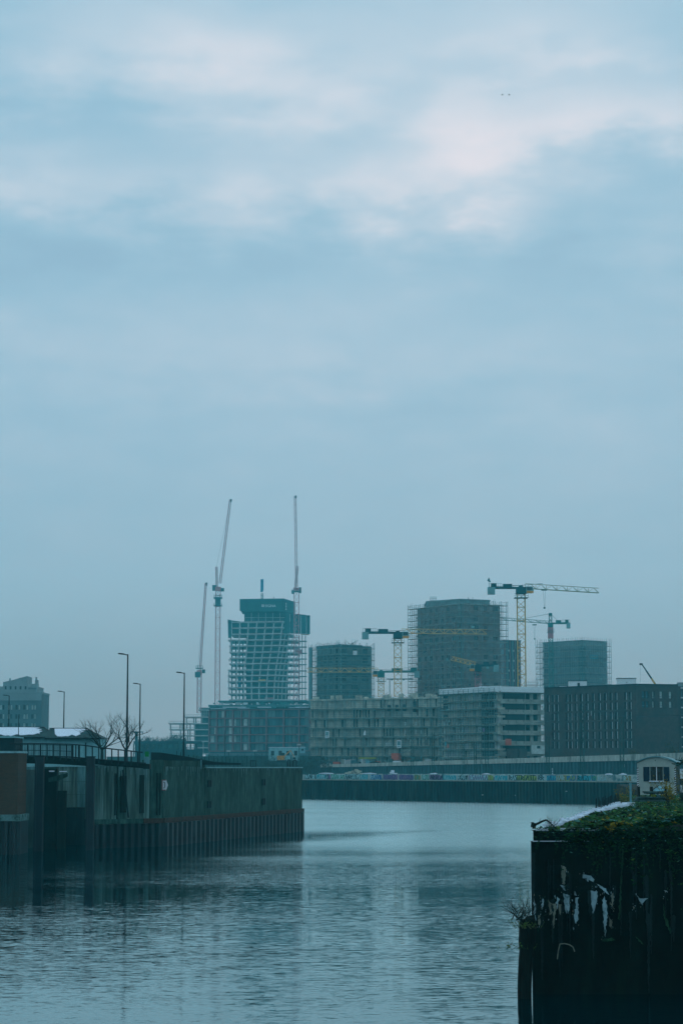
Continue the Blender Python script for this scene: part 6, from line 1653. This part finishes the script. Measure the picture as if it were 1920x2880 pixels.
# plank stack, tarpaulin and canisters before the wagon
ps_ = thing('plank_stack', 'stack of grey planks and boards before the wagon', 'plank stack', (X(1832, 105), 105, Z(2266, 105)))
q = 105/F
rnd = random.Random(14)
for i, (x0, x1, y) in enumerate(((1782, 1880, 2264), (1784, 1884, 2258), (1780, 1878, 2252), (1786, 1868, 2247), (1788, 1874, 2243), (1812, 1878, 2231), (1806, 1876, 2228))):
    ibox('plank', M['plank'], ps_, (((x0+x1)/2 - 1832)*q, rnd.uniform(-.25, .35), (2266 - y)*q), ((x1-x0)*q, .9, .075), rnd.uniform(-.05, .05))
for x in (1794, 1830, 1868): ibox('trestle_leg', M['timber_dark'], ps_, ((x - 1832)*q, .1, .45), (.09, .5, .95))
tpn = thing('tarpaulin', 'peaked pale blue tarpaulin with snow on the plank stack', 'tarpaulin', (X(1850, 105.2), 105.2, Z(2228, 105.2)))
mb = MB(); mb.v = [(-.52, -.3, 0), (.55, -.35, .05), (.60, .4, .1), (-.3, .45, .05), (.02, -.05, .30), (.2, .1, .26)]; mb.f = [(0,1,4), (1,5,4), (1,2,5), (2,3,5), (3,4,5), (3,0,4), (0,3,2,1)]
mb.build('sheet', M['tarp'], tpn); MB().tube((-.55, -.32, .0), (.0, -.1, .33), .02, n=5).build('pole', M['iron'], tpn)
for px, lab in ((1830, 'left yellow canister under the plank stack'), (1836.5, 'right yellow canister under the plank stack')):
    t = thing('canister', lab, 'canister', (X(px, 104.6), 104.6, Z(2242, 104.6)), 0, 'yellow canisters by the planks')
    MB().box((0, 0, .07), (.09, .09, .14)).build('body', M['yellow_b'], t); MB().tube((0, 0, .14), (0, 0, .18), .02, n=6).build('cap', M['iron'], t)
t = thing('plastic_sheet', 'crumpled pale sheet by the yellow canisters', 'sheet', (X(1848, 104.6), 104.6, Z(2245, 104.6)))
mb = MB(); mb.v = [(-.1, 0, .22), (0, 0, .2), (.16, -.05, 0), (.02, -.05, 0), (.05, .08, .1)]; mb.f = [(0,3,4), (0,4,1), (1,4,2), (4,3,2)]; mb.build('sheet', M['tarp'], t)
# pale caravan cut by the right edge and a dark conifer over it
cv = thing('caravan', 'white caravan cut off by the right picture edge', 'caravan', (X(1903, 150), 150, Z(2246, 150)))
q = 150/F
MB().span((0, 0, 17*q), (3.5, 2.2, 38*q)).build('lower_body', M['white'], cv); MB().span((-.02, -.02, 38*q), (3.5, 2.2, 55*q)).build('window_band', M['glass'], cv); MB().span((0, 0, 55*q), (3.5, 2.2, 78*q)).build('upper_body', M['white'], cv); MB().span((-.05, -.05, 78*q), (3.55, 2.25, 82*q)).build('roof', M['snow'], cv)
MB().tube((.8, .2, .25), (.8, .0, .25), .28, n=14).build('wheel', M['iron'], cv)
cf = thing('conifer', 'dark conifer branch reaching in at the right picture edge', 'tree', (X(1985, 118), 118, ZP - .15))
MB().tube((0,0,0), (0,0,5.5), .16, .05, 8).build('trunk', M['bark'], cf)
rnd = random.Random(21); lf = MB(); br = MB()
for i in range(16):
    z_ = rnd.uniform(1.8, 5.2) if i else Z(2136, 118) - ZP + .15; a = rnd.uniform(1.7, 4.6) if i else math.pi; L_ = (1.75 if i == 0 else rnd.uniform(.5, 1.35)); d = Vector((math.cos(a), math.sin(a), -.12)); 
    br.tube((0,0,z_), Vector((0,0,z_)) + d*L_, .03, .012, 4)
    for k in range(60):
        c = Vector((0,0,z_)) + d*L_*rnd.uniform(.2, 1.0) + Vector((rnd.gauss(0,.09), rnd.gauss(0,.10), rnd.gauss(0,.075))); u = Vector((rnd.uniform(-1,1), rnd.uniform(-1,1), rnd.uniform(-.6,.4))).normalized()*.11; w = u.cross(Vector((.3,-1,.5))).normalized()*.035; lf.quad(c-u, c+w, c+u, c-w)
br.build('limbs', M['bark'], cf); lf.build('crown', M['leaf_a'], cf)
# two birds high up
for px, lab, f in ((1411.5, 'left of two tiny birds high in the sky', 1), (1431, 'right of two tiny birds high in the sky', -1)):
    D = 300; c = P(px, 267, D); t = thing('bird', lab, 'bird', c, .4*f, 'birds high in the clouds')
    MB().tube((-.12, 0, 0), (.0, 0, .02), .03, .055, 6).tube((0, 0, .02), (.14, 0, 0), .055, .02, 6).build('body', M['iron'], t)
    for s_ in (-1, 1): mb = MB(); mb.v = [(-.05, 0, .02), (.06, 0, .02), (.03, .2*s_, .10), (-.05, .34*s_, .05), (-.07, .2*s_, .09)]; mb.f = [(0,1,2,4), (4,2,3)]; mb.build('wing', M['iron'], t)
# ------------------------------------------------------------------ the hazy air
def haze():
    m = bpy.data.materials.new('river_haze'); m.use_nodes = True
    t = m.node_tree; t.nodes.clear()
    v = N(t, 'ShaderNodeVolumePrincipled')
    v.inputs['Color'].default_value = (.14, .86, 1.0, 1)
    v.inputs['Absorption Color'].default_value = (1, 1, 1, 1)      # fine droplets scatter, they do not absorb
    v.inputs['Density'].default_value = .00031
    v.inputs['Anisotropy'].default_value = 0.6
    o = N(t, 'ShaderNodeOutputMaterial'); t.links.new(v.outputs[0], o.inputs['Volume'])
    ob = MB().span((-2300, -120, -2.5), (2300, 2000, 172)).build('haze', m)
    ob['kind'] = 'stuff'; ob['label'] = 'pale winter haze over the harbour'
haze()
